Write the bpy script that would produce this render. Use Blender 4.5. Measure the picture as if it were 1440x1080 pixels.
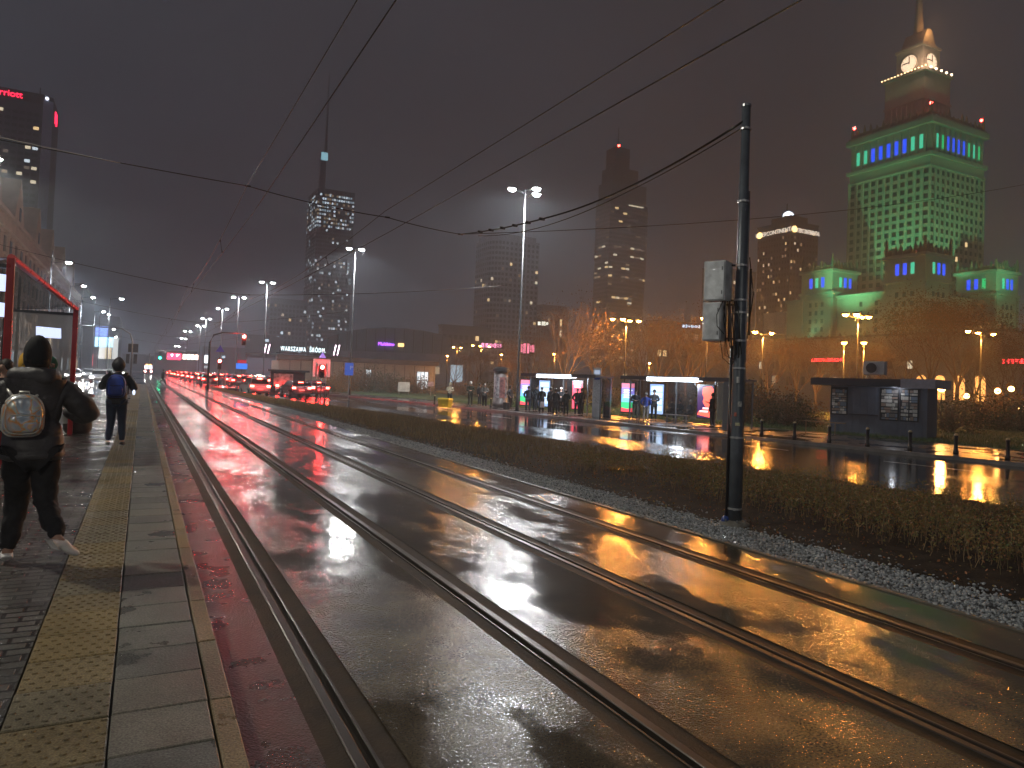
import bpy, bmesh, math, random
import numpy as np
from mathutils import Vector, Matrix
from math import sin, cos, pi, radians as rad
random.seed(7)
sc = bpy.context.scene
for o in list(bpy.data.objects): bpy.data.objects.remove(o)
COL = sc.collection

# ---------------------------------------------------------------- camera
F, ROLL, PITCH, EYE, YAW, CYC = 1000., rad(2.2), rad(1.5), 1.79, rad(27.4383), 511.77
f0 = Vector((sin(YAW), cos(YAW), 0)); r0 = Vector((cos(YAW), -sin(YAW), 0)); up = Vector((0, 0, 1))
fw = f0*cos(PITCH)+up*sin(PITCH); u_ = up*cos(PITCH)-f0*sin(PITCH)
RV = r0*cos(ROLL)+u_*sin(ROLL); UV = u_*cos(ROLL)-r0*sin(ROLL)
cam = bpy.data.cameras.new('camera'); co = bpy.data.objects.new('camera', cam); COL.objects.link(co)
co.matrix_world = Matrix(((RV.x, UV.x, -fw.x, 0), (RV.y, UV.y, -fw.y, 0), (RV.z, UV.z, -fw.z, EYE), (0, 0, 0, 1)))
cam.sensor_width = 36; cam.lens = 25; cam.shift_y = (CYC-540)/1440; cam.clip_start = .05; cam.clip_end = 4000
sc.camera = co
def ray(px, py): return fw+RV*((px-720)/F)+UV*((CYC-py)/F)
def at(px, py, Z): return Vector((0, 0, EYE))+ray(px, py)*Z
def gnd(px, py, z=0.):
    d = ray(px, py); return Vector((0, 0, EYE))+d*((z-EYE)/d.z)

# ---------------------------------------------------------------- night sky, exposure
w = bpy.data.worlds.new("World"); sc.world = w; w.use_nodes = True
nt = w.node_tree; nt.nodes.clear()
N = lambda t: nt.nodes.new(t)
out = N('ShaderNodeOutputWorld'); bg = N('ShaderNodeBackground'); tc = N('ShaderNodeTexCoord'); sp = N('ShaderNodeSeparateXYZ')
r1 = N('ShaderNodeValToRGB'); r1.color_ramp.elements[0].position = 0.0; r1.color_ramp.elements[0].color = (.085, .092, .130, 1)
e = r1.color_ramp.elements.new(.25); e.color = (.056, .058, .072, 1)
r1.color_ramp.elements[-1].position = .7; r1.color_ramp.elements[-1].color = (.042, .040, .0465, 1)
mr = N('ShaderNodeMapRange'); mr.inputs['From Min'].default_value = .1; mr.inputs['From Max'].default_value = .95
mx = N('ShaderNodeMix'); mx.data_type = 'RGBA'; mx.blend_type = 'MULTIPLY'; mx.inputs['B'].default_value = (1.04, 1.0, .93, 1)
nt.links.new(tc.outputs['Generated'], sp.inputs[0]); nt.links.new(sp.outputs['Z'], r1.inputs[0])
nt.links.new(sp.outputs['X'], mr.inputs['Value']); nt.links.new(mr.outputs[0], mx.inputs['Factor'])
nt.links.new(r1.outputs[0], mx.inputs['A']); cn = N('ShaderNodeTexNoise'); cn.inputs['Scale'].default_value = 2.2; cn.inputs['Detail'].default_value = 5; cn.inputs['Roughness'].default_value = .5; nt.links.new(tc.outputs['Generated'], cn.inputs['Vector'])
cm_ = N('ShaderNodeMapRange'); cm_.inputs['From Min'].default_value = .3; cm_.inputs['From Max'].default_value = .7; cm_.inputs['To Min'].default_value = .72; cm_.inputs['To Max'].default_value = 1.32; nt.links.new(cn.outputs[0], cm_.inputs['Value'])
cs_ = N('ShaderNodeVectorMath'); cs_.operation = 'SCALE'; nt.links.new(mx.outputs['Result'], cs_.inputs[0]); nt.links.new(cm_.outputs[0], cs_.inputs['Scale']); nt.links.new(cs_.outputs[0], bg.inputs[0]); bg.inputs[1].default_value = 1.0
nt.links.new(bg.outputs[0], out.inputs[0])
sc.view_settings.view_transform = 'Standard'; sc.view_settings.look = 'None'; sc.view_settings.gamma = 1
sc.view_settings.exposure = 0.0
cy = sc.cycles
cy.max_bounces = 5; cy.diffuse_bounces = 2; cy.glossy_bounces = 3; cy.transmission_bounces = 4; cy.volume_bounces = 0; cy.transparent_max_bounces = 12
cy.sample_clamp_indirect = 4; cy.sample_clamp_direct = 0; cy.use_light_tree = True; cy.caustics_reflective = True; cy.caustics_refractive = False
cy.use_denoising = True

# ---------------------------------------------------------------- helpers
def tag(o, label=None, cat=None, group=None, kind=None):
    if label: o['label'] = label
    if cat: o['category'] = cat
    if group: o['group'] = group
    if kind: o['kind'] = kind
    return o
def thing(name, label, cat, loc=(0, 0, 0), rz=0, group=None):
    o = bpy.data.objects.new(name, None); COL.objects.link(o); o.location = loc; o.rotation_euler = (0, 0, rz)
    o.empty_display_size = .2
    return tag(o, label, cat, group)
def children(o): return [c for c in bpy.data.objects if c.parent == o]
KIDS = {}
def reg(o, p):
    if p is not None: KIDS.setdefault(p.name, []).append(o)
def dup(root, loc, rz=None, label=None, scale=None, group=None):
    r = root.copy(); COL.objects.link(r); r.location = loc
    if rz is not None: r.rotation_euler = (r.rotation_euler[0], r.rotation_euler[1], rz)
    if label: r['label'] = label
    if group: r['group'] = group
    if scale: r.scale = scale if hasattr(scale, '__len__') else (scale,)*3
    def rec(a, b):
        for ch in KIDS.get(a.name, []):
            c = ch.copy(); COL.objects.link(c); c.parent = b; reg(c, b); rec(ch, c)
    rec(root, r); return r
class MB:
    def __init__(s): s.v = []; s.f = []; s.m = []
    def add(s, vs, fs, m=0):
        n = len(s.v); s.v += [tuple(v) for v in vs]; s.f += [tuple(i+n for i in f) for f in fs]; s.m += [m]*len(fs); return s
    def box(s, c, d, rz=0, m=0, tx=1, ty=1):
        x, y, z = [q/2 for q in d]; vs = []
        for k, (i, j, l) in enumerate([(-1,-1,-1),(1,-1,-1),(1,1,-1),(-1,1,-1),(-1,-1,1),(1,-1,1),(1,1,1),(-1,1,1)]):
            a, b = i*x*(tx if l > 0 else 1), j*y*(ty if l > 0 else 1)
            vs.append((c[0]+a*cos(rz)-b*sin(rz), c[1]+a*sin(rz)+b*cos(rz), c[2]+l*z))
        return s.add(vs, [(0,3,2,1),(4,5,6,7),(0,1,5,4),(1,2,6,5),(2,3,7,6),(3,0,4,7)], m)
    def b2(s, x0, x1, y0, y1, z0, z1, m=0): return s.box(((x0+x1)/2, (y0+y1)/2, (z0+z1)/2), (x1-x0, y1-y0, z1-z0), 0, m)
    def tube(s, pts, rs, n=8, m=0, cap=True):
        pts = [Vector(p) for p in pts]
        if not hasattr(rs, '__len__'): rs = [rs]*len(pts)
        base = len(s.v); L = len(pts)
        for i, p in enumerate(pts):
            t = (pts[min(i+1, L-1)]-pts[max(i-1, 0)]); t = t.normalized() if t.length > 1e-9 else Vector((0, 0, 1))
            a = t.cross(Vector((0, 0, 1)) if abs(t.z) < .9 else Vector((1, 0, 0))).normalized(); b = t.cross(a)
            for k in range(n):
                q = 2*pi*k/n; s.v.append(tuple(p+(a*cos(q)+b*sin(q))*rs[i]))
        for i in range(L-1):
            for k in range(n):
                k2 = (k+1) % n; s.f.append((base+i*n+k, base+(i+1)*n+k, base+(i+1)*n+k2, base+i*n+k2)); s.m.append(m)
        if cap:
            s.f.append(tuple(base+k for k in range(n))); s.m.append(m)
            s.f.append(tuple(base+(L-1)*n+k for k in reversed(range(n)))); s.m.append(m)
        return s
    def lathe(s, prof, c=(0, 0, 0), n=12, m=0, sx=1, sy=1):
        base = len(s.v)
        for r, z in prof:
            for k in range(n):
                q = 2*pi*k/n; s.v.append((c[0]+r*cos(q)*sx, c[1]+r*sin(q)*sy, c[2]+z))
        for i in range(len(prof)-1):
            for k in range(n):
                k2 = (k+1) % n; s.f.append((base+i*n+k, base+i*n+k2, base+(i+1)*n+k2, base+(i+1)*n+k)); s.m.append(m)
        s.f.append(tuple(base+k for k in reversed(range(n)))); s.m.append(m)
        s.f.append(tuple(base+(len(prof)-1)*n+k for k in range(n))); s.m.append(m)
        return s
    def ball(s, c, r, n=10, k=7, m=0, sc3=(1, 1, 1)):
        pr = [(r*sin(pi*i/k)+1e-4, -r*cos(pi*i/k)*sc3[2]) for i in range(k+1)]
        return s.lathe(pr, c, n, m, sc3[0], sc3[1])
    def prism(s, pts, z0, z1, m=0, axis='z'):
        n = len(pts)
        if axis == 'z': vs = [(x, y, z0) for x, y in pts]+[(x, y, z1) for x, y in pts]
        elif axis == 'x': vs = [(z0, x, y) for x, y in pts]+[(z1, x, y) for x, y in pts]
        else: vs = [(x, z0, y) for x, y in pts]+[(x, z1, y) for x, y in pts]
        return s.add(vs, [tuple(reversed(range(n))), tuple(range(n, 2*n))]+[(i, (i+1) % n, n+(i+1) % n, n+i) for i in range(n)], m)
    def quad(s, *p, m=0): return s.add(p, [tuple(range(len(p)))], m)
    def build(s, name, mat, parent=None, smooth=False, bevel=0, loc=None, rot=None):
        me = bpy.data.meshes.new(name); me.from_pydata(s.v, [], s.f)
        for mm in (mat if isinstance(mat, (list, tuple)) else [mat]): me.materials.append(mm)
        if any(s.m): me.polygons.foreach_set('material_index', s.m)
        if smooth: me.polygons.foreach_set('use_smooth', [True]*len(s.f))
        bm = bmesh.new(); bm.from_mesh(me); bmesh.ops.recalc_face_normals(bm, faces=bm.faces)
        if bevel: bmesh.ops.bevel(bm, geom=bm.edges[:], offset=bevel, segments=2, affect='EDGES', profile=.6)
        bm.to_mesh(me); bm.free()
        o = bpy.data.objects.new(name, me); COL.objects.link(o)
        if parent: o.parent = parent; reg(o, parent)
        if loc: o.location = loc
        if rot: o.rotation_euler = rot
        return o
def raw(name, v, f, mat, parent=None, smooth=False):
    me = bpy.data.meshes.new(name); v = np.asarray(v, dtype=np.float32).reshape(-1, 3)
    f = np.asarray(f, dtype=np.int32); k = f.shape[1]
    me.vertices.add(len(v)); me.vertices.foreach_set('co', v.ravel()); me.loops.add(f.size); me.loops.foreach_set('vertex_index', f.ravel())
    me.polygons.add(len(f)); me.polygons.foreach_set('loop_start', np.arange(0, f.size, k, dtype=np.int32))
    me.update(calc_edges=True); me.validate()
    for mm in (mat if isinstance(mat, (list, tuple)) else [mat]): me.materials.append(mm)
    if smooth: me.polygons.foreach_set('use_smooth', [True]*len(me.polygons))
    o = bpy.data.objects.new(name, me); COL.objects.link(o)
    if parent: o.parent = parent; reg(o, parent)
    return o

# ---------------------------------------------------------------- materials
def newmat(n):
    m = bpy.data.materials.new(n); m.use_nodes = True; return m, m.node_tree, m.node_tree.nodes['Principled BSDF']
_mc = {}
def mat(name, col, rough=.6, metal=0, noise=0, nscale=5, bump=0, bscale=60, spec=.5, **k):
    if name in _mc: return _mc[name]
    m, t, b = newmat(name); b.inputs['Roughness'].default_value = rough; b.inputs['Metallic'].default_value = metal
    b.inputs['Base Color'].default_value = (*col, 1); b.inputs['Specular IOR Level'].default_value = spec
    tc = t.nodes.new('ShaderNodeTexCoord')
    if noise:
        n = t.nodes.new('ShaderNodeTexNoise'); n.inputs['Scale'].default_value = nscale; n.inputs['Detail'].default_value = 6
        r = t.nodes.new('ShaderNodeMapRange'); r.inputs['From Min'].default_value = .3; r.inputs['From Max'].default_value = .7
        r.inputs['To Min'].default_value = 1-noise; r.inputs['To Max'].default_value = 1+noise
        h = t.nodes.new('ShaderNodeVectorMath'); h.operation = 'SCALE'; h.inputs[0].default_value = col
        t.links.new(tc.outputs['Object'], n.inputs['Vector']); t.links.new(n.outputs[0], r.inputs['Value'])
        t.links.new(r.outputs[0], h.inputs['Scale']); t.links.new(h.outputs[0], b.inputs['Base Color'])
        r2 = t.nodes.new('ShaderNodeMapRange'); r2.inputs['To Min'].default_value = max(.05, rough-.12); r2.inputs['To Max'].default_value = min(1, rough+.12)
        t.links.new(n.outputs[0], r2.inputs['Value']); t.links.new(r2.outputs[0], b.inputs['Roughness'])
    if bump:
        n = t.nodes.new('ShaderNodeTexNoise'); n.inputs['Scale'].default_value = bscale; n.inputs['Detail'].default_value = 4
        bp = t.nodes.new('ShaderNodeBump'); bp.inputs['Strength'].default_value = bump; bp.inputs['Distance'].default_value = .01
        t.links.new(tc.outputs['Object'], n.inputs['Vector']); t.links.new(n.outputs[0], bp.inputs['Height']); t.links.new(bp.outputs[0], b.inputs['Normal'])
    _mc[name] = m; return m
def emit(name, col, s, sampling=None):
    if name in _mc: return _mc[name]
    m, t, b = newmat(name); b.inputs['Base Color'].default_value = (*[min(1, c*.5) for c in col], 1); b.inputs['Roughness'].default_value = .4
    b.inputs['Emission Color'].default_value = (*col, 1); b.inputs['Emission Strength'].default_value = s
    if sampling: m.cycles.emission_sampling = sampling
    _mc[name] = m; return m
def glass(name, col=(.8, .85, .85), a=.25, rough=.05):
    if name in _mc: return _mc[name]
    m, t, b = newmat(name); g = t.nodes.new('ShaderNodeBsdfTransparent'); mx = t.nodes.new('ShaderNodeMixShader')
    b.inputs['Base Color'].default_value = (*col, 1); b.inputs['Roughness'].default_value = rough
    mx.inputs[0].default_value = a; g.inputs[0].default_value = (*[min(1, .8+c*.15) for c in col], 1)
    t.links.new(g.outputs[0], mx.inputs[1]); t.links.new(b.outputs[0], mx.inputs[2]); t.links.new(mx.outputs[0], t.nodes['Material Output'].inputs[0])
    _mc[name] = m; return m
def text(body, size, m, parent, loc, rot, ext=.02, name='lettering', align='CENTER', sx=1, sp=1):
    c = bpy.data.curves.new(name, 'FONT'); c.body = body; c.size = size; c.extrude = ext; c.align_x = align; c.align_y = 'CENTER'
    c.materials.append(m); c.resolution_u = 3; c.space_character = sp;  tmp = bpy.data.objects.new(name, c); COL.objects.link(tmp)
    me = bpy.data.meshes.new_from_object(tmp.evaluated_get(bpy.context.evaluated_depsgraph_get())); bpy.data.objects.remove(tmp)
    o = bpy.data.objects.new(name, me); COL.objects.link(o); o.parent = parent; reg(o, parent)
    o.location = loc; o.rotation_euler = rot; o.scale = (sx, 1, 1); return o
FX = (pi/2, 0, -pi/2); FY = (pi/2, 0, 0)   # lettering facing -X, facing -Y

def wet(name, col, puddle=.5, mid=.22, edge=.09, dist=.0024, scale=.35, rough=.34, bump=.5, tex=90, stretch=(1, 1, 1), pr=.05):
    """wet paving: standing water (smooth, darker) between rough damp stone"""
    m, t, b = newmat(name); L = t.links.new; n = t.nodes.new
    tc = n('ShaderNodeTexCoord'); mp = n('ShaderNodeMapping'); mp.inputs['Scale'].default_value = stretch
    L(tc.outputs['Object'], mp.inputs[0])
    a = n('ShaderNodeTexNoise'); a.inputs['Scale'].default_value = scale; a.inputs['Detail'].default_value = 3.5; a.inputs['Roughness'].default_value = .42; a.inputs['Distortion'].default_value = .25
    L(mp.outputs[0], a.inputs['Vector'])
    pm = n('ShaderNodeMapRange'); pm.interpolation_type = 'SMOOTHSTEP'; pm.inputs['From Min'].default_value = puddle-.06; pm.inputs['From Max'].default_value = puddle+.12
    a2 = n('ShaderNodeTexNoise'); a2.inputs['Scale'].default_value = scale*5; a2.inputs['Detail'].default_value = 5; a2.inputs['Roughness'].default_value = .6; L(mp.outputs[0], a2.inputs['Vector'])
    am = n('ShaderNodeMath'); am.operation = 'MULTIPLY_ADD'; am.inputs[1].default_value = mid; L(a2.outputs[0], am.inputs[0]); L(a.outputs[0], am.inputs[2])
    pm.inputs['From Min'].default_value = puddle+mid*.5-edge*.4; pm.inputs['From Max'].default_value = puddle+mid*.5+edge*.6
    L(am.outputs[0], pm.inputs['Value'])
    g = n('ShaderNodeTexNoise'); g.inputs['Scale'].default_value = tex; g.inputs['Detail'].default_value = 3; L(tc.outputs['Object'], g.inputs['Vector'])
    v = n('ShaderNodeTexVoronoi'); v.inputs['Scale'].default_value = tex*.7; L(tc.outputs['Object'], v.inputs['Vector'])
    md = n('ShaderNodeTexNoise'); md.inputs['Scale'].default_value = 2.3; md.inputs['Detail'].default_value = 8; L(tc.outputs['Object'], md.inputs['Vector'])
    # colour: damp stone with patches of wear, darker where water stands
    cr = n('ShaderNodeMapRange'); cr.inputs['From Min'].default_value = .3; cr.inputs['From Max'].default_value = .7; cr.inputs['To Min'].default_value = .75; cr.inputs['To Max'].default_value = 1.25
    L(md.outputs[0], cr.inputs['Value'])
    c2 = n('ShaderNodeMapRange'); c2.inputs['To Min'].default_value = 1.0; c2.inputs['To Max'].default_value = .75; L(pm.outputs[0], c2.inputs['Value'])
    c3 = n('ShaderNodeMapRange'); c3.inputs['From Min'].default_value = .25; c3.inputs['From Max'].default_value = .75; c3.inputs['To Min'].default_value = .35; c3.inputs['To Max'].default_value = 1.65; L(g.outputs[0], c3.inputs['Value'])
    mu = n('ShaderNodeMath'); mu.operation = 'MULTIPLY'; L(cr.outputs[0], mu.inputs[0]); L(c2.outputs[0], mu.inputs[1])
    mu2 = n('ShaderNodeMath'); mu2.operation = 'MULTIPLY'; L(mu.outputs[0], mu2.inputs[0]); L(c3.outputs[0], mu2.inputs[1])
    sv = n('ShaderNodeVectorMath'); sv.operation = 'SCALE'; sv.inputs[0].default_value = col; L(mu2.outputs[0], sv.inputs['Scale']); L(sv.outputs[0], b.inputs['Base Color'])
    rr = n('ShaderNodeMapRange'); rr.inputs['To Min'].default_value = rough; rr.inputs['To Max'].default_value = pr; L(pm.outputs[0], rr.inputs['Value'])
    ra = n('ShaderNodeMapRange'); ra.inputs['From Min'].default_value = .35; ra.inputs['From Max'].default_value = .65; ra.inputs['To Min'].default_value = .85; ra.inputs['To Max'].default_value = 1.15; L(md.outputs[0], ra.inputs['Value'])
    rm = n('ShaderNodeMath'); rm.operation = 'MULTIPLY'; L(rr.outputs[0], rm.inputs[0]); L(ra.outputs[0], rm.inputs[1]); L(rm.outputs[0], b.inputs['Roughness'])
    ad = n('ShaderNodeMath'); ad.operation = 'ADD'; L(g.outputs[0], ad.inputs[0]); L(v.outputs['Distance'], ad.inputs[1])
    sb = n('ShaderNodeMath'); sb.operation = 'SUBTRACT'; sb.inputs[1].default_value = .95; L(ad.outputs[0], sb.inputs[0]); ad = sb
    iv = n('ShaderNodeMapRange'); iv.inputs['To Min'].default_value = 1; iv.inputs['To Max'].default_value = .06; L(pm.outputs[0], iv.inputs['Value'])
    hm = n('ShaderNodeMath'); hm.operation = 'MULTIPLY'; L(ad.outputs[0], hm.inputs[0]); L(iv.outputs[0], hm.inputs[1])
    wv = n('ShaderNodeTexNoise'); wv.inputs['Scale'].default_value = 3.5; wv.inputs['Detail'].default_value = 2; L(tc.outputs['Object'], wv.inputs['Vector'])
    hw = n('ShaderNodeMath'); hw.operation = 'MULTIPLY_ADD'; hw.inputs[1].default_value = .5; L(wv.outputs[0], hw.inputs[0]); L(hm.outputs[0], hw.inputs[2]); hm = hw
    bp = n('ShaderNodeBump'); bp.inputs['Strength'].default_value = min(1, bump*1.6); bp.inputs['Distance'].default_value = dist; L(hm.outputs[0], bp.inputs['Height'])
    L(bp.outputs[0], b.inputs['Normal']); b.inputs['Coat Weight'].default_value = 0
    b.inputs['Specular IOR Level'].default_value = .5
    return m
# ================================================================ SETTING
def lerp(pts, y):
    if y <= pts[0][0]: return pts[0][1]
    for (a, b), (c, d) in zip(pts, pts[1:]):
        if y <= c: return b+(d-b)*(y-a)/(c-a)
    return pts[-1][1]
KR = [(-20, 26.2), (12, 24.7), (18, 24.0), (26, 22.8), (43, 21.4), (55, 20.6), (64, 19.2), (75, 17.2), (110, 16.), (320, 15)]     # kerb of right pavement
ME = [(-20, 16.6), (12, 14.6), (17, 13.9), (27, 13.0), (35, 12.6), (41, 11.7), (47, 10.4), (64, 8.0), (80, 6.3), (84, 6.1)]    # far edge of planted strip
SB = [(-20, 32.2), (15, 30.9), (26, 29.9), (56, 24.6), (75, 21), (110, 19), (320, 18)]                                        # back of right pavement
def strip(name, fa, fb, z, m, ys, kind='structure', nx=1, zb=None):
    v = []; f = []
    for i, y in enumerate(ys):
        a, b = fa(y), fb(y)
        for k in range(nx+1):
            u = k/nx; v.append((a+(b-a)*u, y, (z if zb is None else z+(zb-z)*u)))
    for i in range(len(ys)-1):
        for k in range(nx):
            q = i*(nx+1)+k; f.append((q, q+1, q+nx+2, q+nx+1))
    return tag(raw(name, v, f, m), kind=kind)
YS = [-20, -5, 5, 12, 18, 26, 35, 43, 50, 55, 60, 64, 70, 75, 80, 84]
m_ground = mat('ground_soil', (.035, .032, .026), .8, noise=.3, nscale=.3, bump=.6, bscale=8)
g = MB().quad((-220, -80, -.42), (950, -80, -.42), (950, 1050, -.42), (-220, 1050, -.42)); tag(g.build('ground', m_ground), kind='structure')

m_track = wet('wet_track_asphalt', (.088, .070, .043), puddle=.47, mid=.70, edge=.30, scale=.60, rough=.205, bump=1.0, tex=78, stretch=(1, .5, 1), pr=.095, dist=.0020)
m_edge = wet('wet_track_edge_asphalt', (.070, .042, .032), puddle=.64, scale=.8, rough=.30, bump=.7, tex=95, stretch=(1, .4, 1), pr=.08)
m_road = wet('wet_road_asphalt', (.034, .033, .034), puddle=.46, scale=.3, rough=.22, bump=.6, tex=40, stretch=(1, .2, 1), pr=.10, dist=.004)
m_pave = wet('wet_pavement', (.075, .072, .07), puddle=.52, scale=.6, rough=.34, bump=.3, tex=30)
b = MB()
for x0, x1 in ((1.19, 2.265), (2.62, 3.745), (4.10, 5.175)): b.quad((x0, -8, 0), (x1, -8, 0), (x1, 330, 0), (x0, 330, 0))
b.quad((5.53, -8, 0), (6.22, -8, 0), (5.95, 90, 0), (5.95, 330, 0), (5.53, 330, 0))
tag(b.build('track_bed', m_track), kind='structure')
b = MB().quad((.46, -8, 0), (.835, -8, 0), (.835, 330, 0), (.46, 330, 0)); tag(b.build('track_edge', m_edge), kind='structure')

# rails: grooved tram rail set in dark bitumen
m_rail = mat('rail_steel', (.075, .065, .055), .36, metal=.5, noise=.15, nscale=6)
m_groove = mat('rail_groove', (.035, .028, .022), .45, metal=.3, noise=.3, nscale=20)
m_seal = mat('rail_seal', (.050, .036, .022), .62, noise=.35, nscale=5, bump=.5, bscale=60, spec=.15)
def rail(x, side, parent):
    # side=+1: groove on the +x side of the gauge face
    s = side; prof = [(-.060, -.05), (-.060, 0), (-.052, .005), (-.006, .005), (0, 0), (.003, -.035), (.037, -.035), (.042, -.002), (.048, .002), (.06, .002), (.064, -.05)]
    pts = [(x+s*a, z) for a, z in prof]
    b = MB()
    for (xa, za), (xb, zb), mi in zip(pts, pts[1:], (0, 0, 0, 0, 1, 1, 1, 0, 0, 0)): b.quad((xa, -8, za), (xa, 330, za), (xb, 330, zb), (xb, -8, zb), m=mi)
    r = b.build('rail', [m_rail, m_groove], parent)
    b = MB(); xa, xb = sorted((x-s*.060, x-s*.178)); b.quad((xa, -8, -.004), (xb, -8, -.004), (xb, 330, -.004), (xa, 330, -.004))
    xa, xb = sorted((x+s*.064, x+s*.182)); b.quad((xa, -8, -.006), (xb, -8, -.006), (xb, 330, -.006), (xa, 330, -.006))
    b.build('bitumen_seal', m_seal, r)
for xs, lb in (((1.01, 2.445), 'wet tram track next to the raised platform kerb'), ((3.92, 5.355), 'wet tram track next to the gravel strip, away from the platform')):
    t = thing('tram_track', lb, 'tram track', (0, 0, 0), 0, 'tram tracks in the wet asphalt')
    rail(xs[0], 1, t); rail(xs[1], -1, t)

# platform
PZ = .2
def paving(name, c1, c2, bw, rh, mortar, rough=.35, off=.5, puddle=.6):
    m, t, b = newmat(name); L = t.links.new; n = t.nodes.new
    tc = n('ShaderNodeTexCoord'); br = n('ShaderNodeTexBrick'); br.offset = off
    br.inputs['Scale'].default_value = 1; br.inputs['Brick Width'].default_value = bw; br.inputs['Row Height'].default_value = rh
    br.inputs['Mortar Size'].default_value = mortar; br.inputs['Mortar Smooth'].default_value = .3; br.inputs['Bias'].default_value = 0
    br.inputs['Color1'].default_value = (*c1, 1); br.inputs['Color2'].default_value = (*c2, 1); br.inputs['Mortar'].default_value = (.02, .018, .016, 1)
    nz = n('ShaderNodeTexNoise'); nz.inputs['Scale'].default_value = 1.3; nz.inputs['Detail'].default_value = 8
    fz = n('ShaderNodeTexNoise'); fz.inputs['Scale'].default_value = 120
    L(tc.outputs['Object'], br.inputs['Vector']); L(tc.outputs['Object'], nz.inputs['Vector']); L(tc.outputs['Object'], fz.inputs['Vector'])
    r = n('ShaderNodeMapRange'); r.inputs['From Min'].default_value = .35; r.inputs['From Max'].default_value = .65; r.inputs['To Min'].default_value = .6; r.inputs['To Max'].default_value = 1.3
    L(nz.outputs[0], r.inputs['Value']); s = n('ShaderNodeVectorMath'); s.operation = 'SCALE'; L(br.outputs['Color'], s.inputs[0]); L(r.outputs[0], s.inputs['Scale']); L(s.outputs[0], b.inputs['Base Color'])
    rr = n('ShaderNodeMapRange'); rr.inputs['From Min'].default_value = .4; rr.inputs['From Max'].default_value = .66; rr.inputs['To Min'].default_value = rough+.1; rr.inputs['To Max'].default_value = .1
    L(nz.outputs[0], rr.inputs['Value']); L(rr.outputs[0], b.inputs['Roughness'])
    h = n('ShaderNodeMath'); h.operation = 'MULTIPLY_ADD'; h.inputs[1].default_value = -1; L(br.outputs['Fac'], h.inputs[0])
    fs = n('ShaderNodeMath'); fs.operation = 'MULTIPLY'; fs.inputs[1].default_value = .25; L(fz.outputs[0], fs.inputs[0]); L(fs.outputs[0], h.inputs[2])
    bp = n('ShaderNodeBump'); bp.inputs['Strength'].default_value = .9; bp.inputs['Distance'].default_value = .016; L(h.outputs[0], bp.inputs['Height']); L(bp.outputs[0], b.inputs['Normal'])
    return m
m_pav = paving('platform_pavers', (.105, .098, .088), (.055, .052, .048), .2, .1, .013)
YP = 80
b = MB().b2(-2.25, -.478, -8, YP, -.3, PZ); tag(b.build('platform_paving', m_pav), kind='structure')
b = MB().b2(-.478, .36, -8, YP, -.3, PZ-.03); tag(b.build('platform_base', mat('dark_joint', (.02, .018, .015), .6)), kind='structure')
ms = [wet('slab_grey_%d' % i, c, puddle=p, scale=2.2, rough=.42, bump=.35, tex=110, pr=.16) for i, (c, p) in enumerate([((.135, .133, .115), .63), ((.112, .112, .10), .61), ((.155, .145, .118), .66)])]
mtac = [wet('tactile_%d' % i, c, puddle=.72, scale=2, rough=.42, bump=.4, tex=110, pr=.16) for i, c in enumerate([(.18, .135, .066), (.155, .13, .082), (.20, .145, .062)])]
mk = [wet('kerb_%d' % i, c, puddle=.66, scale=3, rough=.45, bump=.5, tex=90, pr=.16) for i, c in enumerate([(.20, .145, .078), (.17, .135, .085), (.215, .155, .075)])]
rs = random.Random(3)
def slabs(x0, x1, pitch, ytop, mats, name, z0, gap=.008, dome=False):
    b = MB(); y = -2.0; k = 0
    while y < ytop:
        mi = rs.choices((0, 1, 2), (5, 3, 2))[0]; dz = rs.uniform(-.0025, .0025); tl = rs.uniform(-.002, .002); j = rs.uniform(-.002, .002)
        xa, xb, ya, yb = x0+gap/2+j, x1-gap/2+j, y+gap/2, y+pitch-gap/2
        e = .006
        top = [(xa+e, ya+e, z0+dz), (xb-e, ya+e, z0+dz+tl), (xb-e, yb-e, z0+dz-tl), (xa+e, yb-e, z0+dz)]
        mid = [(xa, ya, z0+dz-.005), (xb, ya, z0+dz+tl-.005), (xb, yb, z0+dz-tl-.005), (xa, yb, z0+dz-.005)]
        bot = [(p[0], p[1], z0-.04) for p in mid]
        b.add(top+mid+bot, [(0, 1, 2, 3)]+[(i, 4+i, 4+(i+1) % 4, (i+1) % 4) for i in range(4)]+[(4+i, 8+i, 8+(i+1) % 4, 4+(i+1) % 4) for i in range(4)], mi)
        if dome and y < 30:
            for a in range(6):
                for c in range(6):
                    cx = xa+.035+a*(xb-xa-.07)/5+(.017 if c % 2 else -.012); cyy = ya+.035+c*(yb-ya-.07)/5
                    n = 8; hh = .0065
                    ring = [(cx+.016*cos(2*pi*q/n), cyy+.010*sin(2*pi*q/n), z0+dz-.001) for q in range(n)]; r2 = [(cx+.011*cos(2*pi*q/n), cyy+.006*sin(2*pi*q/n), z0+dz+hh) for q in range(n)]
                    b.add(ring+r2, [tuple(range(n, 2*n))]+[(q, (q+1) % n, n+(q+1) % n, n+q) for q in range(n)], mi)
        y += pitch; k += 1
    return tag(b.build(name, mats), kind='structure')
slabs(-.055, .358, .41, YP, ms, 'platform_slabs', PZ)
slabs(-.475, -.058, .41, YP, mtac, 'tactile_paving', PZ, dome=True)
b = MB(); y = -2
slabs(.362, .465, .82, YP, mk, 'platform_kerb', PZ+.002)
b = MB().b2(.37, .455, -8, YP, -.3, PZ-.03); tag(b.build('platform_edge_wall', ms[1]), kind='structure')

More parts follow.
